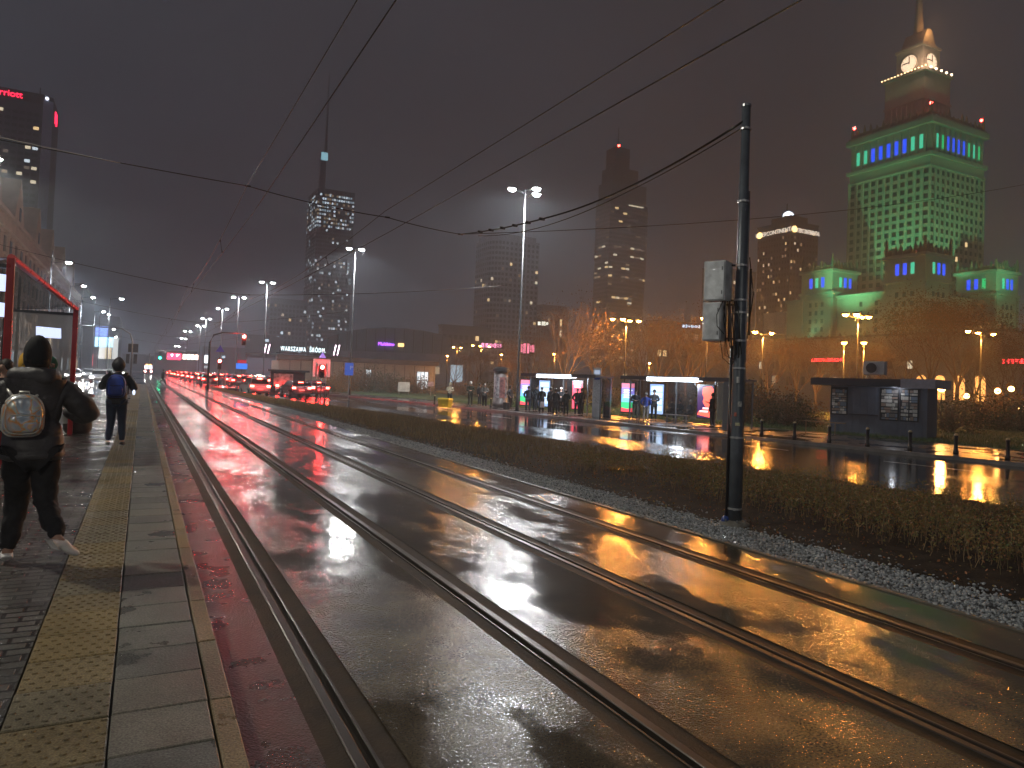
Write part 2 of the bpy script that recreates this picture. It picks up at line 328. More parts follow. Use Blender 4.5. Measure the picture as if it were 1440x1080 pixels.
# carriageway left of the platform, far pavement
tag(MB().quad((-11.5, -20, -.06), (-2.26, -20, -.06), (-2.26, 330, -.06), (-11.5, 330, -.06)).build('left_carriageway', m_road), kind='structure')
tag(MB().quad((-17.5, -20, .07), (-11.65, -20, .07), (-11.65, 330, .07), (-17.5, 330, .07)).build('left_pavement', m_pave), kind='structure')
m_kerb = mat('granite_kerb', (.22, .21, .2), .4, noise=.25, nscale=3)
tag(MB().b2(-11.65, -11.5, -20, 330, -.2, .075).build('left_kerb', m_kerb), kind='structure')

# bus carriageway and far junction
strip('bus_carriageway', lambda y: lerp(ME, y)-.05, lambda y: lerp(KR, y), -.25, m_road, YS)
tag(MB().quad((-2.26, 84, -.012), (.46, 84, -.012), (.46, 330, -.012), (-2.26, 330, -.012)).build('junction', m_road), kind='structure')
strip('far_carriageway', lambda y: 5.95, lambda y: lerp(KR, y), -.02, m_road, [84, 110, 330])
strip('road_ramp', lambda y: 6.0, lambda y: lerp(KR, y), -.02, m_road, [84, 84.01])
b = MB()
ks = [-20, 0, 12, 18, 26, 35, 43, 50, 55, 60, 64, 70, 75, 110, 320]
for a, c in zip(ks, ks[1:]):
    xa, xc = lerp(KR, a), lerp(KR, c)
    b.add([(xa, a, -.3), (xa+.16, a, -.3), (xc+.16, c, -.3), (xc, c, -.3), (xa+.01, a, -.125), (xa+.16, a, -.125), (xc+.16, c, -.125), (xc+.01, c, -.125)], [(4, 5, 6, 7), (0, 4, 7, 3), (1, 2, 6, 5)])
tag(b.build('pavement_kerb', m_kerb), kind='structure')
strip('right_pavement', lambda y: lerp(KR, y)+.16, lambda y: lerp(SB, y), -.129, m_pave, ks)
strip('pavement_back_edge', lambda y: lerp(SB, y), lambda y: lerp(SB, y)+.1, -.11, m_kerb, ks[:-2])
m_white = mat('road_paint', (.5, .5, .48), .35, noise=.35, nscale=14)
b = MB()
for y in np.arange(-6, 78, 6.0):
    u = .66; xa, xc = lerp(ME, y)*(1-u)+lerp(KR, y)*u, lerp(ME, y+2.6)*(1-u)+lerp(KR, y+2.6)*u
    b.quad((xa, y, -.246), (xa+.11, y, -.246), (xc+.11, y+2.6, -.246), (xc, y+2.6, -.246))
b.quad((.5, 82.2, .004), (6.0, 82.2, .004), (6.0, 82.7, .004), (.5, 82.7, .004))
for k in range(9): b.quad((7+k*1.05, 86, -.016), (7.5+k*1.05, 86, -.016), (7.5+k*1.05, 90, -.016), (7+k*1.05, 90, -.016))
tag(b.build('road_markings', m_white), kind='structure')

# lawn and park soil
m_lawn = mat('lawn_soil', (.05, .08, .025), .8, noise=.5, nscale=1.2, bump=1, bscale=40)
strip('lawn', lambda y: lerp(SB, y)+.1, lambda y: 60, -.115, m_lawn, ks[:-1], zb=.1)
rng = np.random.default_rng(5)
def blades(name, xs, ys, zs, hs, wd, lean, mats_, label=None, cat=None, group=None, segs=1):
    n = len(xs); a = rng.uniform(0, 2*np.pi, n); la = rng.uniform(0, 2*np.pi, n); ln = rng.uniform(0, lean, n)*hs
    dx, dy = np.cos(a)*wd, np.sin(a)*wd; ex, ey = np.cos(la)*ln, np.sin(la)*ln
    v = np.stack([np.stack([xs-dx, ys-dy, zs], 1), np.stack([xs+dx, ys+dy, zs], 1), np.stack([xs+ex, ys+ey, zs+hs], 1)], 1)
    f = np.arange(3*n).reshape(n, 3)
    o = raw(name, v.reshape(-1, 3), f, mats_); 
    if isinstance(mats_, (list, tuple)): o.data.polygons.foreach_set('material_index', rng.integers(0, len(mats_), n))
    return o
n = 60000; ys = rng.uniform(2, 60, n); u = rng.uniform(0, 1, n)**1.6
xs = np.array([lerp(SB, y) for y in ys])+.15+u*14
tag(blades('grass', xs, ys, -.12+.2*u*14/28, rng.uniform(.06, .16, n), .012, .6, [mat('grass_a', (.07, .13, .03), .6), mat('grass_b', (.11, .14, .04), .6)]), kind='stuff')

# gravel strip
GO = [(-8, 7.05), (12, 7.0), (25, 6.85), (80, 6.3)]; GI = [(-8, 6.22), (25, 6.15), (90, 5.95)]
m_grav = mat('gravel_bed', (.13, .13, .125), .6, noise=.5, nscale=30, bump=1, bscale=70)
strip('gravel_bed', lambda y: lerp(GI, y), lambda y: lerp(GO, y)+.05, -.012, m_grav, [-8, 0, 12, 25, 50, 80])
ico = bmesh.new(); bmesh.ops.create_icosphere(ico, subdivisions=1, radius=1); iv = np.array([q.co[:] for q in ico.verts]); ifc = np.array([[q.index for q in f.verts] for f in ico.faces]); ico.free()
n = 30000; yy = 1.5+38*rng.uniform(0, 1, n)**1.7; uu = rng.uniform(-.02, 1.06, n); uu = np.where(rng.uniform(0, 1, n) < .05, rng.uniform(1, 1.5, n), uu)
gi = np.array([lerp(GI, y) for y in yy]); go = np.array([lerp(GO, y) for y in yy]); xx = gi+(go-gi)*uu
sz = rng.uniform(.008, .021, n); V = np.repeat(iv[None], n, 0)*rng.uniform(.55, 1.2, (n, 1, 3))*sz[:, None, None]*rng.uniform(.8, 1.2, (n, 12, 1))
an = rng.uniform(0, 6.28, n); ca, sa = np.cos(an)[:, None], np.sin(an)[:, None]
V = np.stack([V[..., 0]*ca-V[..., 1]*sa, V[..., 0]*sa+V[..., 1]*ca, V[..., 2]*.8], -1)+np.stack([xx, yy, rng.uniform(-.008, .014, n)], 1)[:, None]
Fc = (ifc[None]+np.arange(n)[:, None, None]*12).reshape(-1, 3)
o = raw('gravel', V.reshape(-1, 3), Fc, [mat('stone_a', (.30, .32, .34), .5), mat('stone_b', (.19, .21, .23), .5), mat('stone_c', (.42, .43, .43), .5), mat('stone_d', (.07, .075, .08), .45)])
o.data.polygons.foreach_set('material_index', np.repeat(rng.choice(4, n, p=[.42, .3, .18, .1]), 20)); tag(o, kind='stuff')
tag(MB().b2(6.16, 6.22, -8, 24, -.1, .012).build('track_kerb', mat('track_kerb_concrete', (.13, .12, .10), .4, noise=.3, nscale=4)), kind='structure')

# planted median strip: dark wet soil, litter, dry stalks
def soil_z(x, y):
    a, b = lerp(GO, y), lerp(ME, y); u = min(1, max(0, (x-a)/(b-a)))
    return .0+.06*math.sin(min(1, u*3)*pi/2)-.27*u**1.5+.015*sin(x*7+y*3)*cos(y*5-x*2)
v = []; f = []; nx = 26; ysl = list(np.arange(-8, 30, .4))+list(np.arange(30, 84.1, 1.5))
for y in ysl:
    a, b_ = lerp(GO, y), lerp(ME, y)
    for k in range(nx+1): x = a+(b_-a)*k/nx; v.append((x, y, soil_z(x, y)+(rng.uniform(-.012, .012) if 0 < k < nx else 0)))
for i in range(len(ysl)-1):
    for k in range(nx): q = i*(nx+1)+k; f.append((q, q+1, q+nx+2, q+nx+1))
tag(raw('planting_bed', v, f, mat('wet_soil', (.030, .021, .014), .88, noise=.6, nscale=3, bump=1, bscale=35, spec=.15), smooth=False), kind='structure')
m_st = [mat('stalk_a', (.27, .18, .09), .7), mat('stalk_b', (.36, .26, .14), .7), mat('stalk_c', (.17, .105, .06), .7), mat('stalk_d', (.20, .17, .08), .7)]
m_lf = [mat('dry_leaf_a', (.26, .17, .05), .6), mat('dry_leaf_b', (.17, .16, .045), .6), mat('dry_leaf_c', (.32, .13, .05), .6), mat('dry_leaf_d', (.09, .12, .035), .6)]
def medianpts(n, y0, y1, u0, u1, keep):
    ys = rng.uniform(y0, y1, n); us = rng.uniform(u0, u1, n); k = np.array([keep(y, q) for y, q in zip(ys, us)]); k = rng.uniform(0, 1, n) < k
    ys, us = ys[k], us[k]; xs = np.array([lerp(GO, y)+(lerp(ME, y)-lerp(GO, y))*q for y, q in zip(ys, us)])
    zs = np.array([soil_z(x, y) for x, y in zip(xs, ys)]); return xs, ys, zs, us
# tall stalks and leafy shrub stems near the camera side
xs, ys, zs, us = medianpts(6800, -2, 13.5, .10, .68, lambda y, q: (1 if y < 9.5 else .75)*(1 if q > .13 else .5)*(.55+.45*sin(q*19+y*1.7)*cos(y*2.3))*(.15 if (y > 6.3 and q < .14) else 1))
hs = rng.uniform(.14, .46, len(xs))*(1-.25*(us > .75))
tv = []; tf = []; tm = []; lv = []; lfm = []
def leaf(c, s, out_v, out_m, mi):
    d = Vector(rng.uniform(-1, 1, 3)).normalized(); e = Vector(rng.uniform(-1, 1, 3)).cross(d)
    e = e.normalized() if e.length > .01 else Vector((0, 0, 1))
    out_v += [c, c+d*s*.5+e*s*.28, c+d*s, c+d*s*.5-e*s*.28]; out_m.append(mi)
for x, y, z, h in zip(xs, ys, zs, hs):
    bnd = Vector((rng.uniform(-.22, .22)*h, rng.uniform(-.22, .22)*h, h)); p0 = Vector((x, y, z-.02)); w_ = rng.uniform(.0022, .004); mi = int(rng.integers(0, 4))
    pr = p0
    for s_ in range(3):
        t1 = (s_+1)/3; q = p0+bnd*t1+Vector((rng.uniform(-.02, .02), rng.uniform(-.02, .02), 0)); k = len(tv); a = rng.uniform(0, 3.14); dx = Vector((cos(a), sin(a), 0))*w_*(1.3-t1)
        dy = Vector((-sin(a), cos(a), 0))*w_*(1.3-t1)
        tv += [pr-dx, pr+dx, q+dx, q-dx, pr-dy, pr+dy, q+dy, q-dy]; tf += [(k, k+1, k+2, k+3), (k+4, k+5, k+6, k+7)]; tm += [mi, mi]; pr = q
        if s_ > 0 or rng.uniform() < .3:
            for _ in range(int(rng.integers(3, 8))):
                d = Vector((rng.uniform(-1, 1), rng.uniform(-1, 1), rng.uniform(.1, 1))).normalized()*rng.uniform(.04, .14); k = len(tv)
                tv += [q-dx*.6, q+dx*.6, q+d+dx*.3, q+d-dx*.3]; tf.append((k, k+1, k+2, k+3)); tm.append(mi)
                for _ in range(2): leaf(q+d*rng.uniform(.4, 1), rng.uniform(.015, .04), lv, lfm, int(rng.choice(4, p=[.42, .28, .18, .12])))
o = raw('dry_stalks', tv, tf, m_st); o.data.polygons.foreach_set('material_index', tm); tag(o, kind='stuff')
o = raw('shrub_leaves', lv, np.arange(len(lv)).reshape(-1, 4), m_lf); o.data.polygons.foreach_set('material_index', lfm); tag(o, kind='stuff')
# short dense stalks further along
xs, ys, zs, us = medianpts(120000, 9, 82, .05, 1.0, lambda y, q: min(1, max(.0, (y-11.5)/8))*(1 if q < .72 or y > 24 else .25)*(.7+.3*sin(y*1.3)))
o = blades('dry_ground_cover', xs, ys, zs, rng.uniform(.07, .25, len(xs))*(1-.5*np.clip(us-.5, 0, 1)), .005, .6, m_st); tag(o, kind='stuff')
# litter over bare soil
xs, ys, zs, us = medianpts(22000, -2, 30, .0, 1.0, lambda y, q: .9)
lv = []; lm = []
for x, y, z in zip(xs, ys, zs): leaf(Vector((x, y, z+.012)), rng.uniform(.02, .05), lv, lm, int(rng.choice(4, p=[.35, .15, .45, .05])))
o = raw('fallen_leaves', lv, np.arange(len(lv)).reshape(-1, 4), m_lf); o.data.polygons.foreach_set('material_index', lm); tag(o, kind='stuff')
# puddle in the bed
p = gnd(879, 666, -.06); pv = [(p.x+.55*cos(a)*(1+.25*sin(3*a)), p.y+.26*sin(a)*(1+.2*cos(2*a)), soil_z(p.x, p.y)+.035) for a in np.linspace(0, 2*pi, 24)[:-1]]
tag(MB().add(pv, [tuple(range(23))]).build('puddle', mat('standing_water', (.01, .009, .008), .04)), kind='structure')
# ================================================================ STREET FURNITURE
def slide(C, d, px):
    k = (px-720)/F; v = C-Vector((0, 0, EYE)); d = Vector(d); return (k*v.dot(fw)-v.dot(RV))/(d.dot(RV)-k*d.dot(fw))
m_dark = mat('dark_painted_steel', (.035, .038, .042), .35, metal=.3, noise=.2, nscale=8)
m_galv = mat('galvanised_steel', (.30, .31, .32), .35, metal=.8, noise=.2, nscale=10)
m_lampw = emit('lamp_white', (1, .97, .94), 600); m_lampf = emit('lamp_white_far', (1, .97, .93), 420, 'NONE')
m_lampo = emit('lamp_sodium', (1, .34, .05), 300); m_lampg = emit('lamp_globe', (1, .55, .18), 14)
def lamp_light(p, loc, e, col, r=.12, spot=None, aim=None):
    d = bpy.data.lights.new('lamp_light', 'SPOT' if spot else 'POINT'); d.energy = e; d.color = col; d.shadow_soft_size = r
    o = bpy.data.objects.new('lamp_light', d); COL.objects.link(o); o.location = loc
    if spot: d.spot_size = rad(spot); d.spot_blend = .35
    if aim is not None: o.rotation_euler = Vector(aim).to_track_quat('-Z', 'Y').to_euler()
    if p: o.parent = p; reg(o, p)
    return o
def head(b_h, b_l, x, y, z, s=1, rz=0):
    b_h.box((x, y, z+.05*s), (.66*s, .42*s, .10*s), rz, tx=.8, ty=.7); b_l.ball((x, y, z-.02*s), .22*s, 10, 6, sc3=(1.15, .85, .62))  # lens ball enlarged to imitate bloom round the lamp
def mast(name, label, loc, h, heads, energy, far=False, rz=0, cat='street lamp', group=None, col=(.97, .98, 1), lens=None, hs=1):
    t = thing(name, label, cat, loc, rz, group)
    MB().tube([(0, 0, 0), (0, 0, .9), (0, 0, .95), (0, 0, h)], [.13, .12, .095, .05], 10).build('pole', m_dark if not far else m_dark, t, True)
    if not far: MB().tube([(0, 0, 0), (0, 0, .05)], .2, 10).build('base_plate', m_dark, t)
    ba = MB()
    for hx, hy, hz in heads: ba.tube([(0, 0, h+hz-.25), (hx*.6, hy*.6, h+hz-.02), (hx, hy, h+hz+.04)], .035, 6)
    ba.build('arm', m_dark, t)
    for hx, hy, hz in heads:
        bh, bl = MB(), MB(); head(bh, bl, hx, hy, h+hz, hs*(1.1 if far else 1)); q = bh.build('lamp_head', m_dark, t); bl.build('lens', lens or (m_lampf if far else m_lampw), q)
        if energy: lamp_light(t, (hx, hy, h+hz-.22), energy, col, .16, 165, (0, 0, -1))
    return t
G1 = 'white street lamps along the right carriageway'
p = gnd(727, 578, -.13)
mast('street_lamp', 'tall mast with three white floodlights, left of the left lit bus shelter', (p.x, p.y, -.13), 15.15, [(-.85, .35, 0), (.7, -.3, .12), (.55, -.6, -.35)], 2600, hs=1.0)
def rlamp(px, py, h, z0=-.13):
    d = ray(px, py); t = (h+z0-EYE)/d.z; return (d.x*t, d.y*t, z0)
q = rlamp(500, 350, 15)
mast('street_lamp', 'tall two-headed white street lamp standing before the fog-wrapped tallest tower', q, 15, [(-.62, .1, 0), (.62, -.1, 0)], 2600, group=G1)
q = rlamp(376, 397, 15)
L3 = mast('street_lamp', 'two-headed white street lamp over the queue of braking cars', q, 15, [(-.75, .1, 0), (.75, -.1, 0)], 4000, group=G1)
farl = [(336, 418, 'right of the hanging red signal'), (313, 434, 'second beyond the hanging red signal'), (290, 448, 'third beyond the hanging red signal'), (282, 458, ''), (264, 466, ''), (258, 476, ''), (249, 487, '')]
proto = None
for i, (px, py, s) in enumerate(farl):
    q = rlamp(px, py, 15)
    lb = 'white twin street lamp down the avenue, '+s if s else 'small distant white twin street lamp far down the avenue'
    if proto is None: proto = mast('street_lamp', lb, q, 15, [(-.85, 0, 0), (.85, 0, 0)], 0, True, group=G1)
    else: dup(proto, q, label=lb, group=('distant twin street lamps' if not s else G1))
    if i < 4: lamp_light(None, (q[0], q[1], 14.6), 4000, (.95, .97, 1), .3, 165, (0, 0, -1))
# row left of the carriageway, arms over the road
G2 = 'single-arm street lamps along the left pavement'
proto = None
for i, (px, py, s) in enumerate([(97, 369, 'nearest to the stone tenement'), (118, 402, 'second from the stone tenement'), (131, 418, 'third from the stone tenement'), (146, 438, 'above the pale lit shop block'), (153, 442, ''), (160, 463, ''), (163, 474, ''), (171, 420, '')]):
    q = rlamp(px, py, 13, .07); q = (q[0]-1.6, q[1], .07)
    lb = 'single-arm white street lamp on the left pavement, '+s if s else 'small distant white street lamp on the left pavement'
    if proto is None: proto = mast('street_lamp', lb, q, 13, [(1.6, 0, 0)], 0, True, group=G2)
    else: dup(proto, q, label=lb, group=G2 if s else 'distant left-hand street lamps')
    if i < 4: lamp_light(None, (q[0]+1.6, q[1], 12.6), 5200, (.86, .92, 1), .3, 165, (0, 0, -1))
for yy_ in (48, 12, -20):   # unseen lamps added beside and behind the camera to light the platform
    q = (-9.3, yy_, .07); dup(proto, q, label='added single-arm white street lamp, out of view on the left pavement beside the platform', group='added unseen lamps beside the platform')
    lamp_light(None, (-7.7, yy_, 12.6), 3600, (1, .95, .80), .3, 165, (0, 0, -1))

# orange park lamps
G3 = 'orange sodium park lamps'
def park_lamp(px, py, h, label, heads, energy, s=.34):
    q = rlamp(px, py, h, -.1); t = thing('park_lamp', label, 'park lamp', q, 0, G3)
    MB().tube([(0, 0, 0), (0, 0, h)], [.08, .045], 8).build('pole', m_dark, t, True)
    ba = MB()
    for a, b in heads: ba.tube([(0, 0, h-.3), (a, b, h-.05)], .03, 6)
    if heads != [(0, 0)]: ba.build('arm', m_dark, t)
    for a, b in heads:
        g_ = MB().lathe([(.05, .16), (s*.9, .1), (s, 0), (s*.7, -.05)], (a, b, h), 10).build('lamp_head', m_dark, t, True)
        MB().ball((a, b, h-.06), s*.62, 8, 6, sc3=(1, 1, .7)).build('lens', m_lampo, g_, True)  # lens oversized so its glowing shape stands in for bloom
    if energy: lamp_light(t, (0, 0, h-.7), energy*1.15, (1, .37, .06), .3)
    return t
park_lamp(1207, 443, 8.5, 'tall orange lamp with four heads above the dark kiosk', [(-1.3, .2), (-.9, -.5), (1.3, 0), (1.0, .4)], 4200)
park_lamp(1187, 481, 6.5, 'low orange lamp behind the kiosk, left one of a pair', [(0, 0)], 2000)
park_lamp(1215, 481, 6.5, 'low orange lamp behind the kiosk, right one of a pair', [(0, 0)], 1500)
park_lamp(881, 449, 8.5, 'orange lamp cluster with four heads between the two bus shelters', [(-1.5, .2), (-.8, -.5), (1.5, 0), (.8, .5)], 5200)
park_lamp(1073, 467, 8.5, 'orange lamp cluster just right of the cable-boxed pole', [(-1.3, 0), (-.7, .4), (1.3, 0), (.9, -.4)], 5200)
park_lamp(1380, 467, 8.5, 'orange three-headed lamp before the right wing of the palace', [(-2.2, 0), (0, .3), (2.0, 0)], 2400)
park_lamp(677, 486, 8.5, 'three-headed orange lamp over the advertising column', [(-1.7, 0), (0, .4), (1.6, 0)], 2800)
park_lamp(643, 488, 8.5, 'two-headed orange lamp left of the advertising column', [(-.8, 0), (.8, 0)], 1500)
park_lamp(629, 500, 6.5, 'single orange lamp at the right end of the station pavilion', [(0, 0)], 900)
park_lamp(705, 498, 6.5, 'single orange lamp right of the advertising column', [(0, 0)], 900)
park_lamp(995, 447, 8.5, 'orange lamp half hidden behind the pole cabinets', [(-.5, 0), (.5, 0)], 3500)
park_lamp(913, 510, 6, 'small orange lamp among the trees over the right bus shelter', [(0, 0)], 1300)
park_lamp(780, 497, 6, 'small orange lamp among the trees over the left bus shelter', [(0, 0)], 1500)
for px, py, lb in ((1324, 546, 'glowing globe lamp right beside the dark kiosk'), (1359, 557, 'dim globe lamp low among the bushes'), (1403, 550, 'globe lamp before the lit palace arch'), (1422, 547, 'globe lamp nearest the right-hand neon sign'), (1437, 575, 'globe lamp low by the lawn edge')):
    h = 3.4
    d = ray(px, py); Z = 48 if px < 1340 else 62; q = at(px, py, Z); t = thing('globe_lamp', lb, 'globe lamp', (q.x, q.y, q.z-h if q.z-h > -.4 else -.1), 0, 'globe lamps by the park path'); hh = q.z-t.location.z
    MB().tube([(0, 0, 0), (0, 0, hh-.2)], .05, 8).build('pole', m_dark, t, True); MB().ball((0, 0, hh), .24, 12, 8).build('globe', emit('globe_bright', (1, .5, .14), 45) if px < 1340 else m_lampg, t, True)
    if px in (1324, 1403): lamp_light(t, (0, 0, hh+.4), 700, (1, .42, .1), .25)

# ---------------------------------------------------------------- near traction pole with cabinets
pb = gnd(1032, 738, 0); T = thing('traction_pole', 'dark steel pole with grey cable cabinets strapped on, foot in the gravel', 'pole', (pb.x, pb.y, 0), 0)
m_pole = mat('pole_paint', (.10, .115, .135), .36, metal=.2, noise=.2, nscale=5, bump=.1, bscale=40)
MB().tube([(0, 0, -.1), (0, 0, 1.2), (0, 0, 1.24), (0, 0, 3.4), (0, 0, 3.43), (0, 0, 5.66)], [.088, .086, .079, .076, .068, .058], 20).build('shaft', m_pole, T, True)
MB().tube([(0, 0, 5.66), (0, 0, 5.69)], .064, 16).build('cap', m_galv, T)
vd = Vector((pb.x, pb.y, 0)).normalized(); rd = Vector((vd.y, -vd.x, 0)); az = math.atan2(rd.y, rd.x)   # rd: to the right as seen from the platform
MB().tube([tuple(-rd*.10+vd*-.03+up*-.05), tuple(-rd*.098+vd*-.03+up*2.4)], .02, 8).build('conduit', mat('black_pvc', (.02, .02, .022), .3), T, True)
MB().tube([tuple(rd*.085+up*.02), tuple(rd*.078+up*2.6), tuple(rd*.07+up*4.5)], .013, 8).build('conduit', m_galv, T, True)
for z in (.22, 1.17, 2.10, 2.47, 2.85, 3.02, 3.49, 4.36, 5.35):
    b = MB(); r = .092 if z < 1.2 else (.083 if z < 3.4 else .072)
    b.tube([(0, 0, z-.012), (0, 0, z+.012)], r+.006, 16); b.box(tuple(-vd*(r+.012)+up*z), (.03, .02, .03), az)
    b.build('strap', mat('strap_steel', (.55, .55, .55), .3, metal=.6), T)
m_cab = mat('cabinet_grey', (.50, .52, .53), .4, noise=.35, nscale=7, bump=.15, bscale=20)
def cab(cx, z0, z1, wd, dp, nm='cabinet'):
    c = -rd*cx; zc = (z0+z1)/2; rz = az-.35
    o = MB().box(tuple(c+up*zc), (wd, dp, z1-z0), rz).build(nm, m_cab, T, bevel=.006)
    fx = Vector((sin(rz), -cos(rz), 0)); rx = Vector((cos(rz), sin(rz), 0))
    MB().box(tuple(c+fx*(dp/2+.006)+up*zc), (wd-.03, .012, z1-z0-.03), rz).build('cabinet_door', mat('cabinet_door_grey', (.60, .63, .66), .38, noise=.28, nscale=8, bump=.1, bscale=18), o, bevel=.004)
    b = MB()
    for s in (-1, 1): b.box(tuple(c+fx*(dp/2+.016)+rx*(wd/2-.04)+up*(zc+s*(z1-z0)*.3)), (.012, .01, .05), rz)
    b.build('hinge', m_galv, o)
cab(.30, 3.0, 3.54, .30, .26); cab(.33, 2.46, 2.98, .26, .22)
b = MB()
for z in (2.5, 2.96, 3.02, 3.5): b.box(tuple(-rd*.15+vd*.04+up*z), (.34, .03, .025), az)
b.box(tuple(-rd*.14+vd*.04+up*2.74), (.03, .03, .56), az); b.box(tuple(rd*.12+vd*.05+up*3.0), (.03, .04, .9), az)
b.build('bracket', m_dark, T)
b = MB(); rc = random.Random(4)
for k in range(9):
    x0 = -.26+.03*k; z0 = 3.0; zz = 2.30+rc.uniform(-.12, .1)
    b.tube([tuple(rd*x0-vd*.05+up*z0), tuple(rd*(x0+rc.uniform(-.03, .05))-vd*(.09+rc.uniform(0, .04))+up*2.75), tuple(rd*(x0+.05)-vd*.08+up*zz), tuple(rd*(-.09)-vd*.03+up*(zz-.12+rc.uniform(0, .1)))], rc.uniform(.006, .011), 6)
b.tube([tuple(-rd*.23-vd*.15+up*2.98), tuple(-rd*.30-vd*.19+up*2.8), tuple(-rd*.29-vd*.19+up*2.65), tuple(-rd*.2-vd*.12+up*2.55)], .006, 6)
b.tube([tuple(rd*.1+up*3.6), tuple(rd*.16-vd*.02+up*3.1), tuple(rd*.1+up*2.5)], .007, 6)
b.build('cable_bundle', mat('cable_rubber', (.03, .028, .025), .5), T, True)
MB().tube([tuple(rd*.0-vd*.088+up*1.9), tuple(-vd*.092+up*1.98)], .022, 10).build('number_plate', mat('plate_white', (.5, .5, .5), .4), T)
MB().lathe([(.21, -.1), (.20, .03), (.13, .06), (.09, .065)], n=18).build('footing', mat('footing_concrete', (.16, .15, .13), .7, noise=.4, nscale=9, bump=.5, bscale=30), T, True)
for a_, z_, w_, h_, c_ in ((.35, 1.62, .05, .07, (.55, .55, .52)), (-.3, 1.48, .035, .05, (.45, .12, .08)), (.1, 1.35, .06, .04, (.5, .48, .3))):
    d_ = (-vd*cos(a_)+rd*sin(a_)); MB().box(tuple(d_*.083+up*z_), (w_, .006, h_), az+a_).build('sticker', mat('sticker_%.2f' % c_[1], c_, .5, noise=.5, nscale=40), T)
b = MB()
for k in range(6): a_ = k*pi/3; b.tube([(.15*cos(a_), .15*sin(a_), .04), (.15*cos(a_), .15*sin(a_), .085)], .012, 6)
b.build('anchor_bolts', m_galv, T)
o = MB().ball((0, 0, 0), .06, 10, 8, sc3=(1, 1, 1.2)).build('base_cap', mat('blue_plastic', (.03, .06, .22), .3), T, True); o.location = tuple(-rd*.11-vd*.03+up*.05)

# ---------------------------------------------------------------- overhead wires
m_wire = mat('wire', (.05, .048, .046), .35, metal=.8)
def wire(label, pts, r=.012, name='overhead_wire', group=None, knots=None, m=None):
    ps = []
    for (a, b_, sag) in pts:
        a, b_ = Vector(a), Vector(b_); n = 16
        for i in range(n+1):
            if ps and i == 0: continue
            t = i/n; q = a.lerp(b_, t); q.z -= sag*4*t*(1-t); ps.append(q)
    b = MB().tube(ps, r, 6)
    for k in (knots or []): b.tube([ps[k]-Vector((.06, 0, 0)), ps[k]+Vector((.06, 0, 0))], r*1.9, 6)
    return tag(b.build(name, m or m_wire, smooth=True), label, 'wire', group)
spans = [17.2, 42.8, 71, 107, 140, 175, 215, 260]
def line(cx, zc, zm, label1, label2):
    ys = [-16]+spans; segs = []; sm = []
    for i, (a, b_) in enumerate(zip(ys, ys[1:])):
        z1 = .14*(1 if i % 2 else -1); segs.append(((cx+z1, a, zc), (cx-z1, b_, zc), .03)); sm.append(((cx, a, zm), (cx, b_, zm), .32 if i else .1))
    wire(label1, segs, .009, 'contact_wire'); mw = wire(label2, sm, .008, 'messenger_wire')
    for i, (a, b_) in enumerate(zip(ys[:4], ys[1:5])):
        for t in (.25, .75):
            y = a+(b_-a)*t
            if y < 9: continue
            z1 = .14*(1 if i % 2 else -1); x = cx+z1-2*z1*t; zt = zm-(.32 if i else .1)*4*t*(1-t)
            MB().tube([(cx, y, zt), (x, y, zc)], .006, 5).tube([(x, y, zc), (x, y, zc+.06)], .016, 6).tube([(cx, y, zt-.08), (cx, y, zt)], .016, 6).build('dropper', m_wire, mw)
line(1.95, 5.45, 6.1, 'contact wire running low over the track beside the platform', 'messenger wire hung above the platform-side track')
line(5.2, 5.45, 5.95, 'contact wire running low over the track beside the gravel', 'messenger wire hung above the gravel-side track')
J = (7.0, 16.6, 5.5)
wire('heavy knotted feeder cable drooping from the top of the cabinet pole', [((pb.x-.05, pb.y, 5.45), (7.1, 12, 5.12), .14), ((7.1, 12, 5.12), J, .05)], .016, 'feeder_cable', knots=[18, 20, 22, 24, 26, 28])
wire('thin cable running beside the heavy feeder from the cabinet pole', [((pb.x-.05, pb.y, 5.37), (7.0, 9.6, 5.02), .03), ((7.0, 9.6, 5.02), (7.05, 15.6, 5.30), .2)], .008, 'feeder_cable')
wire('span wire crossing both tracks from the left pavement to the junction knot', [((-11.6, 17.8, 7.0), (1.95, 17.2, 6.05), .12), ((1.95, 17.2, 6.05), (5.2, 17, 5.75), .06), ((5.2, 17, 5.75), J, .03)], .011, 'span_wire', knots=[16, 32, 48])
wire('long thin span wire rising from the junction knot over the bus carriageway', [(J, (47, 17.5, 15.2), .8)], .009, 'span_wire')
wire('pale guy wire slanting to the span wire in front of the dark hotel tower', [((-5.5, 14.0, 5.7), (-.62, 17.3, 6.15), .02)], .008, 'guy_wire', m=mat('pale_wire', (.5, .48, .45), .4))
for i, y in enumerate(spans[1:5]):
    wa = ['nearest', 'second', 'third', 'fourth'][i]
    wire('span wire across the avenue, '+wa+' beyond the walking people', [((-9.3, y, 8.2), (1.95, y, 6.35), .15), ((1.95, y, 6.35), (5.2, y, 6.2), .05), ((5.2, y, 6.2), (lerp(KR, y)+.4, y, 8.4), .2)], .014, 'span_wire', knots=[16, 32])
    for x, s in ((-9.3, 'left'),):
        tag(MB().tube([(x, y, -.1), (x, y, 8.9)], [.14, .10], 10).build('traction_mast', m_dark, None, True), 'slim dark traction mast on the %s pavement carrying the %s span wire' % (s, wa), 'mast')

